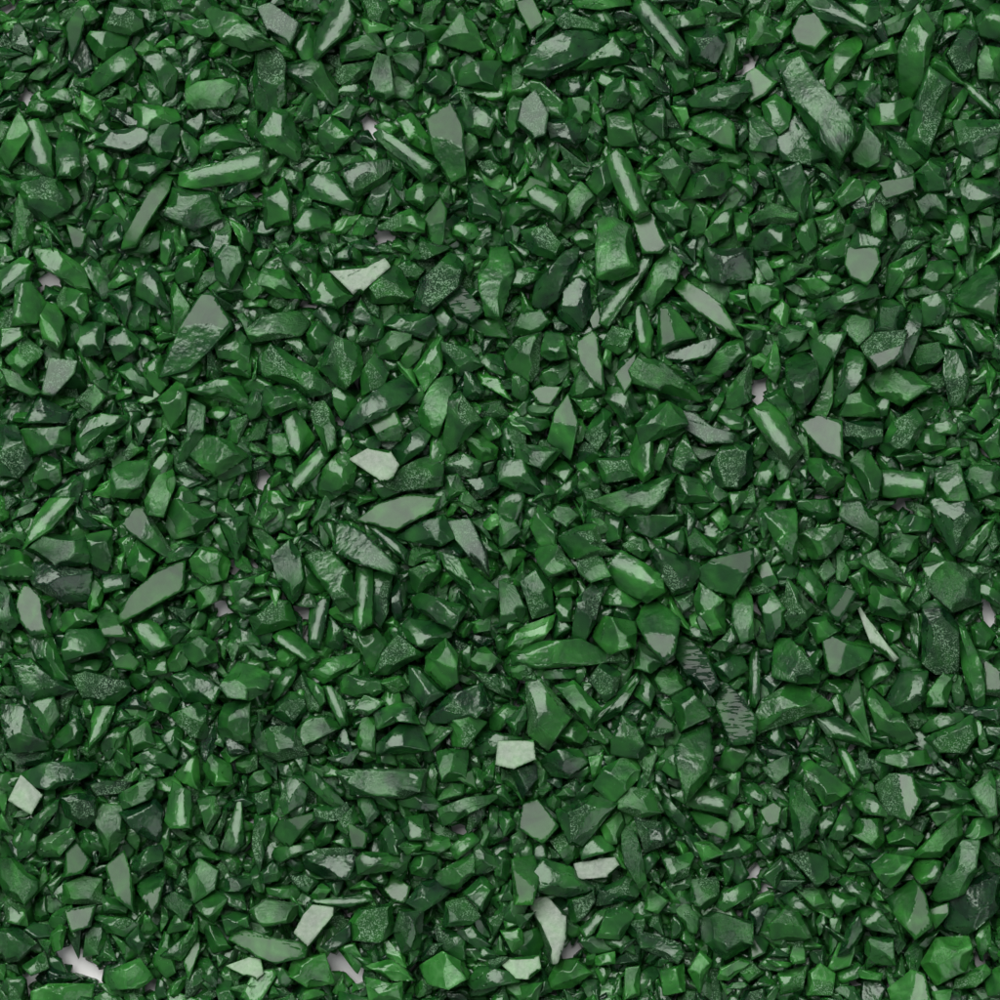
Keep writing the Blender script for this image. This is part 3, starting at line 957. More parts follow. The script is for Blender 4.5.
KEY_DIR = np.array([-0.30, 0.50, 0.81]); KEY_DIR /= np.linalg.norm(KEY_DIR)
KEY_DIST = 8000.0
KEY_R = 3800.0
FILL_DIR = np.array([0.52, -0.42, 0.74]); FILL_DIR /= np.linalg.norm(FILL_DIR)

# ------------------------------------------------------------------ traced chips
def parse():
    out, tile = [], (0, 0)
    for line in TRACES.strip().splitlines():
        if line[0] == '@':
            tile = tuple(int(v) for v in line[1:].split()); continue
        name = None
        if ' n=' in line:
            line, name = line.split(' n=')
        h = None
        if ' h=' in line:
            line, hs = line.split(' h='); h = [float(v) for v in hs.split(',')]
        tok = line.split()
        P = np.array([[float(v) for v in t.split(',')] for t in tok[1:]])
        def to(p):
            p = np.asarray(p, float) / 4.0
            return np.array([tile[0]*250 + p[..., 0] - 500.0, 500.0 - (tile[1]*250 + p[..., 1])]).T
        P = to(P)
        x, y = P[:, 0], P[:, 1]
        a = 0.5*np.sum(x*np.roll(y, -1) - np.roll(x, -1)*y)
        if a < 0:
            P = P[::-1].copy(); x, y = P[:, 0], P[:, 1]; a = -a
        cr = x*np.roll(y, -1) - np.roll(x, -1)*y
        c = np.array([np.sum((x+np.roll(x, -1))*cr), np.sum((y+np.roll(y, -1))*cr)])/(6*a)
        out.append(dict(code=tok[0], P=P, h=None if h is None else to(h), name=name, area=a, c=c))
    return out

# ------------------------------------------------------------------ one chip
_sph = {}
def sphere(n):
    if n not in _sph:
        i = np.arange(n) + 0.5
        z = 1 - 2*i/n
        th = math.pi*(1+5**0.5)*i
        r = np.sqrt(1-z*z)
        U = np.stack([r*np.cos(th), r*np.sin(th), z], 1)
        bm = bmesh.new()
        vs = [bm.verts.new(u) for u in U]
        bm.verts.index_update()
        bmesh.ops.convex_hull(bm, input=vs)
        bm.verts.ensure_lookup_table()
        F = np.array([[v.index for v in f.verts] for f in bm.faces if len(f.verts) == 3], np.int32)
        bm.free()
        a, b, c = U[F[:, 0]], U[F[:, 1]], U[F[:, 2]]
        flip = np.einsum('ij,ij->i', np.cross(b-a, c-a), a+b+c) < 0
        F[flip] = F[flip][:, ::-1]
        _sph[n] = (U, F)
    return _sph[n]

def half_gradient(c, z=FOCUS_Z):
    """Slope of a facet at c that turns the softbox towards the lens."""
    p = np.array([c[0], c[1], z])
    to_cam = np.array([0, 0, CAM_Z]) - p; to_cam /= np.linalg.norm(to_cam)
    to_key = KEY_DIR*KEY_DIST - p; to_key /= np.linalg.norm(to_key)
    n = to_cam + to_key
    return -n[:2]/n[2]

MAT_OF = dict(F=0, D=0, B=0, L=0, R=1, G=4, W=2, X=5, M=3, P=6, Z=7)
TINT = dict(F=(.38, .76), D=(.12, .3), B=(.85, 1.0), L=(.4, .8), R=(.25, .6), G=(.2, .4), W=(.42, .8), X=(.4, .75), M=(.45, .75), P=(.5, .8), Z=(.2, .4))

def make_chip(P, code, h, rng, n, centre=None, thick=None, align=True):
    """P: outline about the chip's own centre (counter-clockwise). Returns vertices, triangles, a material number for every triangle."""
    U, F = sphere(n)
    cov = np.cov(np.vstack([P, (P+np.roll(P, -1, 0))/2]).T)
    ev, evec = np.linalg.eigh(cov)
    ax = evec[:, 1]; ay = np.array([-ax[1], ax[0]])
    L = np.ptp(P@ax); W = np.ptp(P@ay)
    t = np.clip(0.30*W*rng.uniform(.8, 1.25), 3.0, 11.0) if thick is None else thick
    D = (U[:, :1]*ax)*(L/2) + (U[:, 1:2]*ay)*(W/2)
    D = np.concatenate([D, U[:, 2:]*t*1.25], 1)
    D /= np.linalg.norm(D, axis=1, keepdims=True)
    # sides
    Q = np.roll(P, -1, 0); E = Q-P
    ln = np.maximum(np.linalg.norm(E, axis=1), 1e-6)
    N2 = np.stack([E[:, 1], -E[:, 0]], 1)/ln[:, None]
    off = np.einsum('ij,ij->i', N2, P)
    den = D[:, :2]@N2.T
    s = np.where(den > 1e-9, off[None]/np.where(den > 1e-9, den, 1), np.inf)
    hit = s[:, :, None]*D[:, None, :2]
    u = np.einsum('nek,ek->ne', np.where(np.isfinite(hit), hit, 0)-P[None], E)/ln[None]**2
    ok = np.isfinite(s) & (u > -1e-3) & (u < 1+1e-3) & (s > 0)
    s2 = np.where(ok, s, np.inf)
    edge = np.argmin(s2, 1)
    flat = code in 'MPGZ'
    k = len(P)
    up = np.where(rng.random(k) < (.25 if flat else .5), rng.uniform(28, 50, k), rng.uniform(4, 12, k))
    if flat: up = np.radians(0)+rng.uniform(2, 9, k)+np.where(rng.random(k) < .18, 16, 0)
    if code == 'L': up = rng.uniform(8, 25, k)
    lo = -rng.uniform(3, 14, k)
    up, lo = np.radians(up), np.radians(lo)
    e = edge
    def plane(al):
        dn = np.cos(al)[e]*np.einsum('ij,ij->i', N2[e], D[:, :2]) + np.sin(al)[e]*D[:, 2]
        return np.where(dn > 1e-6, np.cos(al)[e]*off[e]/np.maximum(dn, 1e-6), np.inf)
    rho = np.minimum(plane(up), plane(lo))
    rho = np.where(np.isfinite(rho), rho, 4*L)
    # top: a list of surfaces (x0, y0, z0, gx, gy, curvature, axis or None)
    S = []
    size = 0.5*(L+W)
    cc = np.zeros(2) if centre is None else centre
    gH = half_gradient(cc) if align else rng.normal(0, .22, 2)
    hh = np.zeros(2) if h is None else h
    dc = hh; dl = np.linalg.norm(dc)
    dirn = dc/dl if dl > .5 else rng.normal(size=2); dirn = dirn/np.linalg.norm(dirn)
    mats = []
    m0 = MAT_OF[code]
    side_mat = 0 if rng.random() < .88 else 1
    if code == 'F' and h is None and rng.random() < .45:
        h = P[rng.integers(len(P))]*rng.uniform(.1, .5); hh = h; dl = np.linalg.norm(hh); dirn = hh/max(dl, 1e-6)
    if code in ('F', 'D', 'B', 'R') and h is None:
        q = rng.integers(1, 4) if code != 'R' else rng.integers(1, 3)
        a0 = rng.uniform(0, 6.28)
        for i in range(q):
            a = a0 + i*6.28/max(q, 2) + rng.uniform(-.5, .5)
            g = rng.uniform(.12, .55 if q > 1 else .3)*(0.5 if code == 'R' and i == 0 else 1)
            o = np.array([math.cos(a), math.sin(a)])
            g = min(g, 1.35*t/max((P@o).max(), 1e-6))
            p0 = o*W*rng.uniform(.0, .18) if q > 1 else np.zeros(2)
            S.append((p0[0], p0[1], t*rng.uniform(.8, 1.05), -g*o[0], -g*o[1], rng.choice([.006, .012, .020, -.014, -.008])*28/W, None))
            mats.append(m0 if (code != 'R' or i == 0) else 0)
    else:
        kap = {'M': .006, 'P': .004, 'G': 0., 'Z': .002, 'W': .022, 'X': .016, 'L': .06, 'F': .026, 'B': .02, 'D': .02, 'R': .012}[code]*28/W
        if code in 'WX' and rng.random() < .5: kap = -kap*.9
        S.append((hh[0], hh[1], t*.95, gH[0], gH[1], kap, ax if code == 'L' else None))
        mats.append(m0 if code != 'R' else 1)
        if (dl > .13*size and code != 'L') or code in 'F':
            g2 = gH - 0 + 0*dirn
            kk = rng.uniform(.45, .9)
            back = (-(P@dirn)).max()+dl
            g2 = gH + min(kk, max(1.7*t/back, .25))*dirn
            rp = hh - dirn*(max(dl, .2*size)*rng.uniform(.55, .95))
            z = t*.95 + gH@(rp-hh) - .5*kap*((rp-hh)@(rp-hh))
            S.append((rp[0], rp[1], z, g2[0], g2[1], rng.choice([0., .008])*28/W, None))
            mats.append(0 if rng.random() < .85 else 1)
    def ztop(X, Y):
        zs = []
        for (x0, y0, z0, gx, gy, kp, axis) in S:
            dx, dy = X-x0, Y-y0
            if axis is None: q = dx*dx+dy*dy
            else: q = (-dx*axis[1]+dy*axis[0])**2 + .04*(dx*axis[0]+dy*axis[1])**2
            zs.append(z0+gx*dx+gy*dy-.5*kp*q)
        return np.array(zs)
    z0 = ztop(np.zeros(1), np.zeros(1)).min()
    lift = max(0., .55*t - z0)
    zv = ztop(P[:, 0], P[:, 1]).min(0) + lift
    tb = max(t*.8, 3.0 - zv.min())
    bx, by = rng.normal(0, .1, 2)
    dnb = -(D[:, 2] - bx*D[:, 0] - by*D[:, 1])
    rb = np.where(dnb > 1e-6, tb/np.maximum(dnb, 1e-6), np.inf)
    side = rho <= rb
    rho = np.minimum(rho, rb)
    f = rho*D[:, 2] - (ztop(rho*D[:, 0], rho*D[:, 1]).min(0)+lift)
    cut = f > 0
    a, b = np.zeros(n), rho.copy()
    for _ in range(22):
        m = .5*(a+b)
        inn = m*D[:, 2] - (ztop(m*D[:, 0], m*D[:, 1]).min(0)+lift) <= 0
        a = np.where(inn, m, a); b = np.where(inn, b, m)
    rho = np.where(cut, a, rho)
    V = D*rho[:, None]
    NK = []
    for q in range(rng.integers(0, 2) if flat else rng.integers(1, 4)):
        a_, el = rng.uniform(0, 6.2832), math.radians(rng.uniform(38, 64))
        nn = np.array([math.cos(a_)*math.cos(el), math.sin(a_)*math.cos(el), math.sin(el)])
        sup = (V@nn).max(); sup -= min(sup*(rng.uniform(.03, .08) if flat else rng.uniform(.10, .26)), .16*W)
        dn = D@nn
        rho = np.minimum(rho, np.where(dn > 1e-6, sup/np.maximum(dn, 1e-6), np.inf))
        V = D*rho[:, None]; NK.append((nn, sup))
    # shell-like bites: the surface stops at a sphere that reaches into the chip
    BT = []
    for q in range(0 if flat or code == 'L' else rng.choice([0, 1, 1, 2])):
        a_, el = rng.uniform(0, 6.2832), math.radians(rng.uniform(8, 38))
        nn = np.array([math.cos(a_)*math.cos(el), math.sin(a_)*math.cos(el), math.sin(el)])
        sup = (V@nn).max(); Rn = rng.uniform(.8, 1.8)*W
        c_ = nn*(sup-min(rng.uniform(.12, .26)*W, .4*sup)+Rn)
        if c_@c_-Rn*Rn < (1.5)**2: continue
        b_ = D@c_; disc = b_*b_-(c_@c_-Rn*Rn)
        r3 = np.where((disc > 0) & (b_ > 0), b_-np.sqrt(np.maximum(disc, 0)), np.inf)
        rho = np.minimum(rho, np.maximum(r3, 1.)); V = D*rho[:, None]; BT.append((c_, Rn))
    # every limiting face as a signed distance and its normal, to pull the mesh onto the sharp edges between faces
    nu = np.concatenate([np.cos(up)[:, None]*N2, np.sin(up)[:, None]], 1); du = np.cos(up)*off
    nl = np.concatenate([np.cos(lo)[:, None]*N2, np.sin(lo)[:, None]], 1); dl_ = np.cos(lo)*off
    nb = np.array([bx, by, -1.]); nbl = np.linalg.norm(nb)
    PN = np.concatenate([nu, nl, (nb/nbl)[None]]+[x[0][None] for x in NK]); PD = np.concatenate([du, dl_, [tb/nbl]]+[[x[1]] for x in NK])
    def dist(X):
        g1 = X@PN.T-PD[None]
        n1 = np.broadcast_to(PN[None], (len(X), len(PN), 3))
        g2, n2 = [], []
        for (x0, y0, z0_, gx, gy, kp, axis) in S:
            dx, dy = X[:, 0]-x0, X[:, 1]-y0
            if axis is None: q, qx, qy = dx*dx+dy*dy, 2*dx, 2*dy
            else:
                a1, a2 = -dx*axis[1]+dy*axis[0], dx*axis[0]+dy*axis[1]
                q = a1*a1+.04*a2*a2; qx = -2*a1*axis[1]+.08*a2*axis[0]; qy = 2*a1*axis[0]+.08*a2*axis[1]
            g = X[:, 2]-(z0_+gx*dx+gy*dy-.5*kp*q+lift)
            nv = np.stack([-gx+.5*kp*qx, -gy+.5*kp*qy, np.ones(len(X))], 1)
            l = np.linalg.norm(nv, axis=1)
            g2.append(g/l); n2.append(nv/l[:, None])
        for c_, Rn in BT:
            v_ = X-c_; l = np.linalg.norm(v_, axis=1)
            g2.append(Rn-l); n2.append(-v_/l[:, None])
        return np.concatenate([g1, np.array(g2).T], 1), np.concatenate([n1, np.array(n2).transpose(1, 0, 2)], 1)
    space = math.sqrt(2.6*L*W/n)
    rows = np.arange(n)
    for _ in range(2):
        g, nrm = dist(V)
        o1 = np.argsort(np.abs(g), 1)[:, :2]
        ga, gb = g[rows, o1[:, 0]], g[rows, o1[:, 1]]
        na, nb_ = nrm[rows, o1[:, 0]], nrm[rows, o1[:, 1]]
        cs = np.einsum('ij,ij->i', na, nb_); det = 1-cs*cs
        near = (np.abs(gb) < .50*space) & (det > .02)
        dt = np.where(near, det, 1)
        ca = (-ga+cs*gb)/dt; cb = (-gb+cs*ga)/dt
        mv_ = ca[:, None]*na+cb[:, None]*nb_
        l = np.linalg.norm(mv_, axis=1)
        near &= l < .52*space
        V = V+np.where(near[:, None], mv_, 0)
    cen = V[F].mean(1)
    g, _ = dist(cen)
    ef = edge[F[:, 0]]
    kk_ = len(P)
    own = np.full((len(F), 2*kk_), -1e9)
    r_ = np.arange(len(F)); own[r_, ef] = g[r_, ef]; own[r_, ef+kk_] = g[r_, ef+kk_]
    g[:, :2*kk_] = own
    act = g.argmax(1)
    base = 2*kk_+1
    nick_mats = [0 if rng.random() < .8 else 2 for _ in NK]
    table = np.array([side_mat]*base+nick_mats+mats+[2 if rng.random() < .6 else 0 for _ in BT])
    mf = table[act]
    # uneven chipped rim
    th = np.arctan2(V[:, 1], V[:, 0])
    wob = sum(rng.uniform(.2, 1)/f*np.sin(f*th + rng.uniform(0, 6.3)) for f in (3, 5, 8, 13, 21))
    V = V*np.stack([1+.022*wob, 1+.022*wob, np.ones(n)], 1)
    return V, F, mf.astype(np.int32)

# ------------------------------------------------------------------ mesh building
def build_mesh(name, V, F, mf, tint, seed, loc, mats):
    me = bpy.data.meshes.new(name)
    nv, nf = len(V), len(F)
    me.vertices.add(nv); me.loops.add(nf*3); me.polygons.add(nf)
    me.vertices.foreach_set('co', (V*MM).astype(np.float32).ravel())
    me.loops.foreach_set('vertex_index', F.astype(np.int32).ravel())
    me.polygons.foreach_set('loop_start', np.arange(0, nf*3, 3, dtype=np.int32))
    me.polygons.foreach_set('material_index', mf.astype(np.int32))
    me.polygons.foreach_set('use_smooth', np.ones(nf, bool))
    for nm, arr in (('tint', tint), ('seed', seed)):
        at = me.attributes.new(nm, 'FLOAT', 'POINT')
        at.data.foreach_set('value', np.broadcast_to(np.asarray(arr, np.float32), (nv,)).astype(np.float32))
    at = me.attributes.new('loc', 'FLOAT_VECTOR', 'POINT')
    at.data.foreach_set('vector', loc.astype(np.float32).ravel())
    for m in mats: me.materials.append(m)
    me.update(calc_edges=True); me.validate()
    return me

# ------------------------------------------------------------------ materials
def nodes_of(name):
    m = bpy.data.materials.new(name); m.use_nodes = True
    nt = m.node_tree; nt.nodes.clear()
    return m, nt

def glass(name, rough=(.10, .22), bump=.25, ring=0., grit=0., dark=1.0, speck=.0, pale=0., cracks=False, ior=1.52, dust=.15, spec=.5, trans=0., vary=False, sss=0., stint=(.87, 1., .89)):
    m, nt = nodes_of(name)
    N, Lk = nt.nodes.new, nt.links.new
    def attr(nm):
        a = N('ShaderNodeAttribute'); a.attribute_name = nm; return a
    def math_(op, a, b=None, c=None, clamp=False):
        n = N('ShaderNodeMath'); n.operation = op; n.use_clamp = clamp
        for i, v in enumerate((a, b, c)):
            if v is None: continue
            if isinstance(v, (int, float)): n.inputs[i].default_value = v
            else: Lk(v, n.inputs[i])
        return n.outputs[0]
    loc, seed, tint = attr('loc').outputs['Vector'], attr('seed').outputs['Fac'], attr('tint').outputs['Fac']
    def noise(scale, detail=2., rough_=.5, dist=0.):
        n = N('ShaderNodeTexNoise'); n.noise_dimensions = '4D'
        n.inputs['Scale'].default_value = scale; n.inputs['Detail'].default_value = detail
        n.inputs['Roughness'].default_value = rough_; n.inputs['Distortion'].default_value = dist
        Lk(loc, n.inputs['Vector']); Lk(seed, n.inputs['W'])
        return n.outputs['Fac']
    def ramp(x, stops, interp='LINEAR'):
        r = N('ShaderNodeValToRGB'); r.color_ramp.interpolation = interp
        while len(r.color_ramp.elements) < len(stops): r.color_ramp.elements.new(.5)
        for e, (p, c) in zip(r.color_ramp.elements, stops):
            e.position = p; e.color = (*c, 1) if len(c) == 3 else c
        Lk(x, r.inputs['Fac']); return r.outputs['Color']
    def mix(fac, a, b):
        n = N('ShaderNodeMix'); n.data_type = 'RGBA'
        if isinstance(fac, (int, float)): n.inputs[0].default_value = fac
        else: Lk(fac, n.inputs[0])
        for i, v in ((6, a), (7, b)):
            if isinstance(v, tuple): n.inputs[i].default_value = (*v, 1)
            else: Lk(v, n.inputs[i])
        return n.outputs[2]
    bs = N('ShaderNodeBsdfPrincipled'); out = N('ShaderNodeOutputMaterial')
    Lk(bs.outputs[0], out.inputs['Surface'])
    streaks = noise(.26, 3., .5, .8)           # pigment streaks within the glass
    tt = math_('MULTIPLY_ADD', math_('SUBTRACT', streaks, .5), 1.9, tint)
    col = ramp(math_('MULTIPLY', tt, .77), [(0., (.0035*dark, .022*dark, .0080*dark)), (.25, (.0082*dark, .057*dark, .0120*dark)),
                    (.56, (.0180*dark, .115*dark, .0175*dark)), (.80, (.031*dark, .195*dark, .025*dark)), (1., (.090*dark, .300*dark, .080*dark))])
    teal = math_('MULTIPLY', math_('FRACT', math_('MULTIPLY', seed, 7.31)), .22)
    col = mix(teal, col, mix(.5, col, (.010*dark, .075*dark, .036*dark)))
    fine = noise(9., 3., .6)
    if pale:
        scr = noise(1.6, 4., .6, .5)
        col = mix(math_('MULTIPLY_ADD', scr, .5, pale-.25, clamp=True), col, (.52, .54, .49))
    if cracks:
        mp = N('ShaderNodeMapping'); mp.inputs['Rotation'].default_value = (0, 0, math.radians(25)); mp.inputs['Scale'].default_value = (.55, 2.3, 1.)
        Lk(loc, mp.inputs['Vector'])
        w = N('ShaderNodeTexNoise'); w.noise_dimensions = '4D'; w.inputs['Scale'].default_value = .95; w.inputs['Detail'].default_value = 3.; w.inputs['Distortion'].default_value = .7
        Lk(mp.outputs[0], w.inputs['Vector']); Lk(seed, w.inputs['W'])
        cr = ramp(w.outputs['Fac'], [(.41, (0, 0, 0)), (.47, (1, 1, 1))])
    if speck:
        sp = ramp(noise(4.4, 3., .8), [(.52, (0, 0, 0)), (.57, (1, 1, 1))])
        msk = ramp(noise(.5, 2.), [(.36, (.15, .15, .15)), (.60, (1, 1, 1))])
        f = N('ShaderNodeMix'); f.data_type = 'RGBA'; f.blend_type = 'MULTIPLY'; f.inputs[0].default_value = 1
        Lk(sp, f.inputs[6]); Lk(msk, f.inputs[7])
        fac = math_('MULTIPLY', f.outputs[2], speck)
        col = mix(fac, col, (.23, .37, .24))
    if dust:                                   # glass dust and tiny chips
        du = ramp(noise(14., 2., .7), [(.66, (0, 0, 0)), (.72, (1, 1, 1))])
        col = mix(math_('MULTIPLY', du, dust), col, (.42, .48, .42))
    Lk(col, bs.inputs['Base Color'])
    rr = math_('MULTIPLY_ADD', noise(1.1, 3., .6), (rough[1]-rough[0])*1.6, rough[0]-(rough[1]-rough[0])*.3, clamp=True)
    if cracks: rr = math_('ADD', rr, math_('MULTIPLY', math_('SUBTRACT', 1., cr), .6))
    Lk(rr, bs.inputs['Roughness'])
    bs.inputs['IOR'].default_value = ior; bs.inputs['Specular IOR Level'].default_value = spec
    bs.inputs['Transmission Weight'].default_value = trans
    if vary: Lk(math_('MULTIPLY_ADD', math_('FRACT', math_('MULTIPLY', seed, 5.13)), .40, .06), bs.inputs['Specular IOR Level'])
    bs.inputs['Subsurface Weight'].default_value = sss
    bs.inputs['Specular Tint'].default_value = (*stint, 1)
    bs.inputs['Subsurface Radius'].default_value = (.25, 1., .30)
    bs.inputs['Subsurface Scale'].default_value = .0015
    # relief
    hgt = math_('MULTIPLY', noise(.55, 3., .5), bump)
    if ring:
        v = N('ShaderNodeVectorMath'); v.operation = 'LENGTH'; Lk(loc, v.inputs[0])
        sp_ = N('ShaderNodeSeparateXYZ'); Lk(loc, sp_.inputs[0])
        ang = math_('ARCTAN2', sp_.outputs[1], sp_.outputs[0])
        cb = N('ShaderNodeCombineXYZ')
        Lk(math_('MULTIPLY', ang, 9.), cb.inputs[0]); Lk(math_('MULTIPLY', v.outputs['Value'], .55), cb.inputs[1]); Lk(seed, cb.inputs[2])
        hk = N('ShaderNodeTexNoise'); hk.inputs['Scale'].default_value = 1.5; hk.inputs['Detail'].default_value = 4.; hk.inputs['Roughness'].default_value = .62
        Lk(cb.outputs[0], hk.inputs['Vector'])
        ph = math_('MULTIPLY_ADD', v.outputs['Value'], 6.0, math_('MULTIPLY', noise(.5, 3.), 16.))
        amp = ramp(noise(.7, 2.), [(.42, (0, 0, 0)), (.70, (1, 1, 1))])
        hgt = math_('ADD', hgt, math_('MULTIPLY', math_('MULTIPLY', math_('SINE', ph), amp), ring))
        hgt = math_('ADD', hgt, math_('MULTIPLY', hk.outputs['Fac'], ring*10.))
        hgt = math_('ADD', hgt, math_('MULTIPLY', noise(1.7, 4., .6, 1.2), ring*4.))
    if grit:
        hgt = math_('ADD', hgt, math_('MULTIPLY', noise(6.5, 3., .7), grit))
    if cracks: hgt = math_('ADD', hgt, math_('MULTIPLY', cr, .10))
    hgt = math_('ADD', hgt, math_('MULTIPLY', fine, .006))
    bp = N('ShaderNodeBump'); bp.inputs['Strength'].default_value = 1.; bp.inputs['Distance'].default_value = .001
    Lk(hgt, bp.inputs['Height']); Lk(bp.outputs[0], bs.inputs['Normal'])
    return m

M_GLASS = glass('green_glass', (.09, .32), bump=.27, grit=.009, trans=.28, dust=.18, sss=.48)
M_GRIT = glass('gritty_green_glass', (.40, .58), bump=.22, grit=.18, dark=.64, speck=.80, spec=.18, sss=.10)
M_SCOOP = glass('scooped_green_glass', (.22, .44), bump=.22, ring=.022, ior=1.66, trans=.15, dust=.12, sss=.48)
M_FLAT = glass('flat_green_glass', (.10, .26), bump=.10, grit=.012, dark=.60, dust=.25, ior=1.50, vary=True, sss=.3, stint=(.97, 1., .97))
M_FROST = glass('frosted_green_glass', (.28, .40), bump=.05, grit=.07, dark=.9, speck=.4, ior=1.53, stint=(.96, 1., .97))
M_RIPPLE = glass('rippled_green_glass', (.17, .36), bump=.22, ring=.050, ior=1.62, trans=.15, dust=.12, sss=.40)
M_PALE = glass('pale_glass', (.25, .45), bump=.22, grit=.08, pale=.29, dust=.05, ior=1.55, stint=(1., 1., 1.))  # green base colour with an uneven pale grey mixed in
M_CRACK = glass('cracked_flat_glass', (.16, .26), bump=.04, dark=.65, cracks=True, ior=1.50, spec=.21, stint=(1., 1., 1.))
MATS = [M_GLASS, M_GRIT, M_SCOOP, M_FLAT, M_FROST, M_RIPPLE, M_PALE, M_CRACK]

# ------------------------------------------------------------------ laying the chips on one another
HALF = 740.0            # the bed reaches well past the frame
CELL = 2.0
NG = int(2*HALF/CELL)
H = np.zeros((NG, NG))
GAP = np.zeros((NG, NG), bool)
cx = (np.arange(NG)+.5)*CELL-HALF
GX, GY = np.meshgrid(cx, cx, indexing='ij')
for gx, gy, gr in GAPS:
    GAP |= (GX-(gx-500))**2+(GY-(500-gy))**2 < (gr*(.9 if gy > 940 else .68))**2
GAP_FRAC = .10

def cells(V, at):
    i = ((V[:, 0]+at[0]+HALF)/CELL).astype(int); j = ((V[:, 1]+at[1]+HALF)/CELL).astype(int)
    return i, j, (i >= 0) & (i < NG) & (j >= 0) & (j < NG)

def footprint(V, at):
    i, j, ok = cells(V, at)
    if ok.sum() < 8: return None
    i, j, z = i[ok], j[ok], V[ok, 2]
    i0, j0 = i.min(), j.min()
    w, hh = i.max()-i0+1, j.max()-j0+1
    bot = np.full((w, hh), np.inf); top = np.full((w, hh), -np.inf)
    np.minimum.at(bot, (i-i0, j-j0), z); np.maximum.at(top, (i-i0, j-j0), z)
    m = np.isfinite(bot)
    return (slice(i0, i0+w), slice(j0, j0+hh)), m, bot, top

def settle(V, at, pct, update=True, fp=None):
    fp = fp or footprint(V, at)
    sl, m, bot, top = fp
    z = max(-V[:, 2].min(), np.percentile((H[sl]-bot)[m], pct))
    if update:
        H[sl] = np.where(m, np.maximum(H[sl], top+z), H[sl])
    return z

def rot(ax, ay, az):
    ca, sa, cb, sb, cc, sc = math.cos(ax), math.sin(ax), math.cos(ay), math.sin(ay), math.cos(az), math.sin(az)
    X = np.array([[1, 0, 0], [0, ca, -sa], [0, sa, ca]]); Y = np.array([[cb, 0, sb], [0, 1, 0], [-sb, 0, cb]]); Z = np.array([[cc, -sc, 0], [sc, cc, 0], [0, 0, 1]])
    return Z@Y@X

GH0 = half_gradient((0., 0.)); AXIS = np.array([-GH0[0], -GH0[1], 1.]); AXIS /= np.linalg.norm(AXIS)
def spin(a):
    x, y, z = AXIS; K = np.array([[0, -z, y], [z, 0, -x], [-y, x, 0]])
    return np.eye(3)+math.sin(a)*K+(1-math.cos(a))*(K@K)

def random_outline(rng):
    k = rng.integers(3, 7)
    L = np.clip(rng.lognormal(math.log(36), .20), 22, 54); W = L/rng.uniform(1.3, 2.6)
    a = np.sort((np.arange(k)+rng.uniform(-.42, .42, k))*2*math.pi/k)
    r = rng.uniform(.82, 1.12, k)
    P = np.stack([np.cos(a)*r*L/2, np.sin(a)*r*W/2], 1)
    P[:, 0] += P[:, 1]*rng.uniform(-.4, .4)
    P[:, 1] *= 1+P[:, 0]/L*rng.uniform(-.9, .9)
    x, y = P[:, 0], P[:, 1]
    cr = x*np.roll(y, -1)-np.roll(x, -1)*y; A = cr.sum()/2
    return P-np.array([np.sum((x+np.roll(x, -1))*cr), np.sum((y+np.roll(y, -1))*cr)])/(6*A)

CODES, PROB = list('FRWXDLMBG'), np.array([.44, .12, .25, .06, .05, .05, .005, .05, .005]); PROB = PROB/PROB.sum()
protos = []
for q in range(150):
    code = rng.choice(CODES, p=PROB)
    P = random_outline(rng)
    st = rng.integers(1 << 30)
    lod = {}
    for n in (130, 330, 900):
        r2 = np.random.default_rng(st)
        hs = None
        if code in 'WXL' or (code == 'F' and r2.random() < .5): hs = P[r2.integers(len(P))]*r2.uniform(.1, .5)
        lod[n] = make_chip(P, code, hs, r2, n, align=True)
    protos.append((code, lod))

stuff = dict(V=[], F=[], mf=[], tint=[], seed=[], loc=[])
count = [0]
def to_stuff(V0, V, F, mf, tint, impact):
    base = count[0]
    stuff['V'].append(V); stuff['F'].append(F+base); stuff['mf'].append(mf)
    stuff['tint'].append(np.full(len(V), tint)); stuff['seed'].append(np.full(len(V), rng.uniform(0, 90)))
    stuff['loc'].append((V0-impact)*MM*1000)
    count[0] += len(V)

chips = parse()
COVER = np.zeros((NG, NG), bool)

def inside_poly(P, X, Y):
    r = np.zeros(X.shape, bool)
    for a, b in zip(P, np.roll(P, -1, 0)):
        if a[1] == b[1]: continue
        r ^= ((a[1] > Y) != (b[1] > Y)) & (X < (b[0]-a[0])*(Y-a[1])/(b[1]-a[1])+a[0])
    return r
for ch in chips:
    lo, hi = ch['P'].min(0), ch['P'].max(0)
    i0, j0 = np.clip(((lo+HALF)/CELL).astype(int), 0, NG-1); i1, j1 = np.clip(((hi+HALF)/CELL).astype(int)+1, 0, NG)
    COVER[i0:i1, j0:j1] |= inside_poly(ch['P'], GX[i0:i1, j0:j1], GY[i0:i1, j0:j1])
GAP &= ~COVER

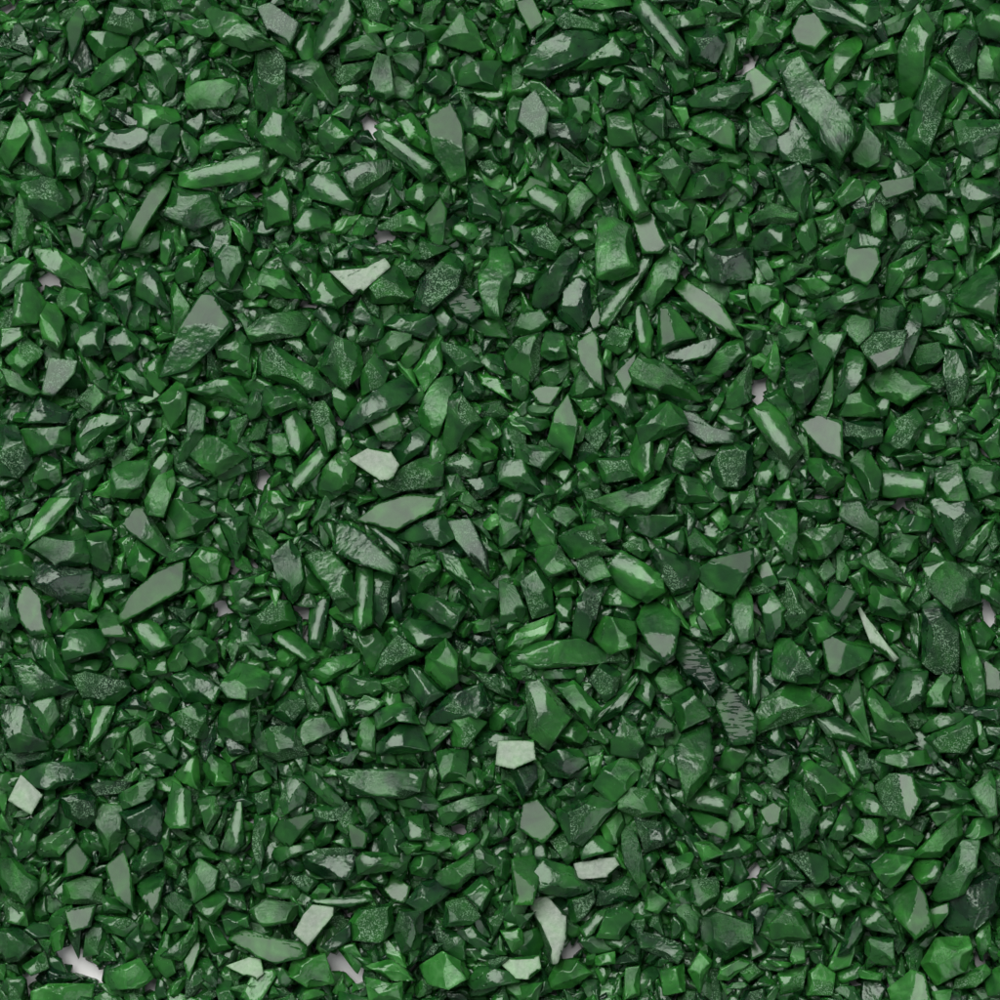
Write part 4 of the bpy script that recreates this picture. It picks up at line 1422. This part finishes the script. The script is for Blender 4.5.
def scatter(points, lod_in, tilt, pct, reject_cover=None, scale=(.85, 1.15), reject_gap=True):
    for (x, y) in points:
        code, lod = protos[rng.integers(len(protos))]
        inside = abs(x) < 540 and abs(y) < 540
        V0, F, mf = lod[lod_in if inside else 130]
        tl = tilt if rng.random() < .85 else tilt*2.5
        R = rot(rng.normal(0, tl), rng.normal(0, tl), rng.uniform(0, 6.2832))
        sc = rng.uniform(*scale)
        if rng.random() < .58:
            R = spin(rng.uniform(0, 6.2832))@rot(rng.normal(0, .07), rng.normal(0, .07), 0)
        V = (V0*sc)@R.T
        fp = footprint(V, (x, y))
        if fp is None: continue
        sl, m, bot, top = fp
        if reject_gap and (GAP[sl] & m).sum() > GAP_FRAC*m.sum(): continue
        if reject_cover is not None and (COVER[sl] & m).mean()*m.size/m.sum() > reject_cover: continue
        z = settle(V, (x, y), pct, fp=fp)
        if reject_cover is not None: COVER[sl] |= m & (rng.random() < .9)
        a, b = TINT[code]
        to_stuff(V0*sc, V+np.array([x, y, z]), F, mf, rng.uniform(a, b), np.array([rng.uniform(-20, 20), rng.uniform(-12, 12), 3.]))

def jitter_grid(step, rng):
    g = np.arange(-HALF+10, HALF-10, step)
    X, Y = np.meshgrid(g, g)
    P = np.stack([X.ravel(), Y.ravel()], 1)+rng.uniform(-step*.55, step*.55, (X.size, 2))
    return P[rng.permutation(len(P))]

# bottom layer of chips, lying on the sheet and on each other
scatter(jitter_grid(24, rng), 130, .20, 50, scale=(1., 1.35))
scatter(jitter_grid(22, rng), 330, .20, 50, scale=(1.1, 1.4))
scatter(jitter_grid(26, rng), 330, .20, 50, scale=(1.1, 1.4))
for _ in range(4):      # close accidental holes
    i_, j_ = np.nonzero((H < .5) & ~GAP)
    if not len(i_): break
    pick = rng.random(len(i_)) < .05
    scatter(np.stack([cx[i_[pick]], cx[j_[pick]]], 1), 330, .20, 40, scale=(.75, 1.1))
# the chips that show on top: placed from the photograph, largest last
order = sorted(range(len(chips)), key=lambda i: chips[i]['area'])
single = set(LABELS)
COVER_T = COVER.copy()
scatter(jitter_grid(13, rng), 900, .20, 55, reject_cover=.30, scale=(1., 1.35))
scatter(jitter_grid(12, rng), 900, .20, 60, reject_cover=.33, scale=(.95, 1.25))
placed = {}
for i in order:
    ch = chips[i]
    r2 = np.random.default_rng(1000+i)
    P = (ch['P']-ch['c'])*(1.15 if ch['c'][1] > -440 else 1.03)
    h = None if ch['h'] is None else ch['h']-ch['c']
    V, F, mf = make_chip(P, ch['code'], h, r2, 2600 if i in single else 1500, centre=ch['c'])
    z = settle(V, ch['c'], 77 if i in single else 72)
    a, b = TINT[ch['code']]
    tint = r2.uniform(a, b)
    if ch['c'][1] < -455: tint = max(tint, .95)  # glow of the lit bottom edge, put into the tint of these chips
    far = P[np.argmax(np.linalg.norm(P-(h if h is not None else 0), axis=1))]
    imp = np.array([*(far*r2.uniform(.5, 1.1)), 2.]) if ch['code'] in 'WXFM' else np.array([*r2.uniform(-20, 20, 2), 0.])
    if i in single:
        seed = r2.uniform(0, 90)
        if ch['name'] and ch['code'] == 'M': seed = (math.floor(seed*5.13)+r2.uniform(.36, .66))/5.13
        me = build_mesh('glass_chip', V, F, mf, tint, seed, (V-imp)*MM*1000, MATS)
        o = bpy.data.objects.new('glass_chip', me)
        o.location = (ch['c'][0]*MM, ch['c'][1]*MM, z*MM)
        o['label'] = LABELS[i]
        o['category'] = 'glass chip'
        o['group'] = 'crushed green glass chips'
        C.objects.link(o)
        placed[i] = o
    else:
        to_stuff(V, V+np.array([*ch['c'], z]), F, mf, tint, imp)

me = build_mesh('crushed_glass', *(np.concatenate(stuff[k]) for k in ('V', 'F', 'mf', 'tint', 'seed', 'loc')), MATS)
o = bpy.data.objects.new('crushed_glass', me); C.objects.link(o)
o['kind'] = 'stuff'; o['category'] = 'crushed glass'
o['label'] = 'bed of small crushed dark green glass filling in under and between the larger chips'

# ------------------------------------------------------------------ the sheet beneath
bm = bmesh.new()
bmesh.ops.create_grid(bm, x_segments=40, y_segments=40, size=1.5)
me = bpy.data.meshes.new('paper_ground'); bm.to_mesh(me); bm.free()
m, nt = nodes_of('white_paper')
bs = nt.nodes.new('ShaderNodeBsdfPrincipled'); out = nt.nodes.new('ShaderNodeOutputMaterial')
nt.links.new(bs.outputs[0], out.inputs[0])
tx = nt.nodes.new('ShaderNodeTexNoise'); tx.inputs['Scale'].default_value = 900
tc = nt.nodes.new('ShaderNodeTexCoord'); nt.links.new(tc.outputs['Object'], tx.inputs['Vector'])
rp = nt.nodes.new('ShaderNodeValToRGB')
rp.color_ramp.elements[0].color = (.88, .88, .87, 1); rp.color_ramp.elements[1].color = (.93, .93, .92, 1)
nt.links.new(tx.outputs['Fac'], rp.inputs[0]); nt.links.new(rp.outputs[0], bs.inputs['Base Color'])
bs.inputs['Roughness'].default_value = .7
me.materials.append(m)
o = bpy.data.objects.new('ground', me); C.objects.link(o)
o['kind'] = 'structure'; o['label'] = 'white paper sheet that shows in the gaps between chips'

# ------------------------------------------------------------------ light and lens
from mathutils import Vector
def area(name, d, dist, radius, radiance, col):
    li = bpy.data.lights.new(name, 'AREA'); li.shape = 'DISK'; li.size = 2*radius*MM
    li.energy = radiance*math.pi*math.pi*(radius*MM)**2
    li.color = col
    ob = bpy.data.objects.new(name, li); C.objects.link(ob)
    p = Vector(d)*dist*MM; ob.location = p
    ob.rotation_euler = (-p).to_track_quat('-Z', 'Y').to_euler()
area('softbox', KEY_DIR, KEY_DIST, KEY_R, KEY_L, (1., .99, .97))
area('fill_softbox', FILL_DIR, KEY_DIST, 2700., FILL_L, (.97, .98, 1.))
w = bpy.data.worlds.new('World'); scene.world = w; w.use_nodes = True
w.node_tree.nodes['Background'].inputs[0].default_value = (.95, .97, 1., 1)
w.node_tree.nodes['Background'].inputs[1].default_value = WORLD_L

cam = bpy.data.cameras.new('camera'); co = bpy.data.objects.new('camera', cam); C.objects.link(co)
co.location = (0, 0, CAM_Z*MM)
cam.sensor_width = 36.; cam.lens = 36.*(CAM_Z-FOCUS_Z)/1000.
cam.clip_start = .01; cam.clip_end = 20.
scene.camera = co
scene.render.engine = 'CYCLES'
scene.cycles.max_bounces = 6; scene.cycles.diffuse_bounces = 3; scene.cycles.glossy_bounces = 3; scene.cycles.transmission_bounces = 3
scene.cycles.use_denoising = True
scene.cycles.caustics_reflective = False; scene.cycles.caustics_refractive = False
scene.cycles.use_adaptive_sampling = True; scene.cycles.adaptive_threshold = .025; scene.cycles.use_light_tree = False
vs = scene.view_settings
vs.view_transform = 'Standard'; vs.look = 'None'; vs.gamma = 1.; vs.exposure = EXPOSURE
vs.use_curve_mapping = False
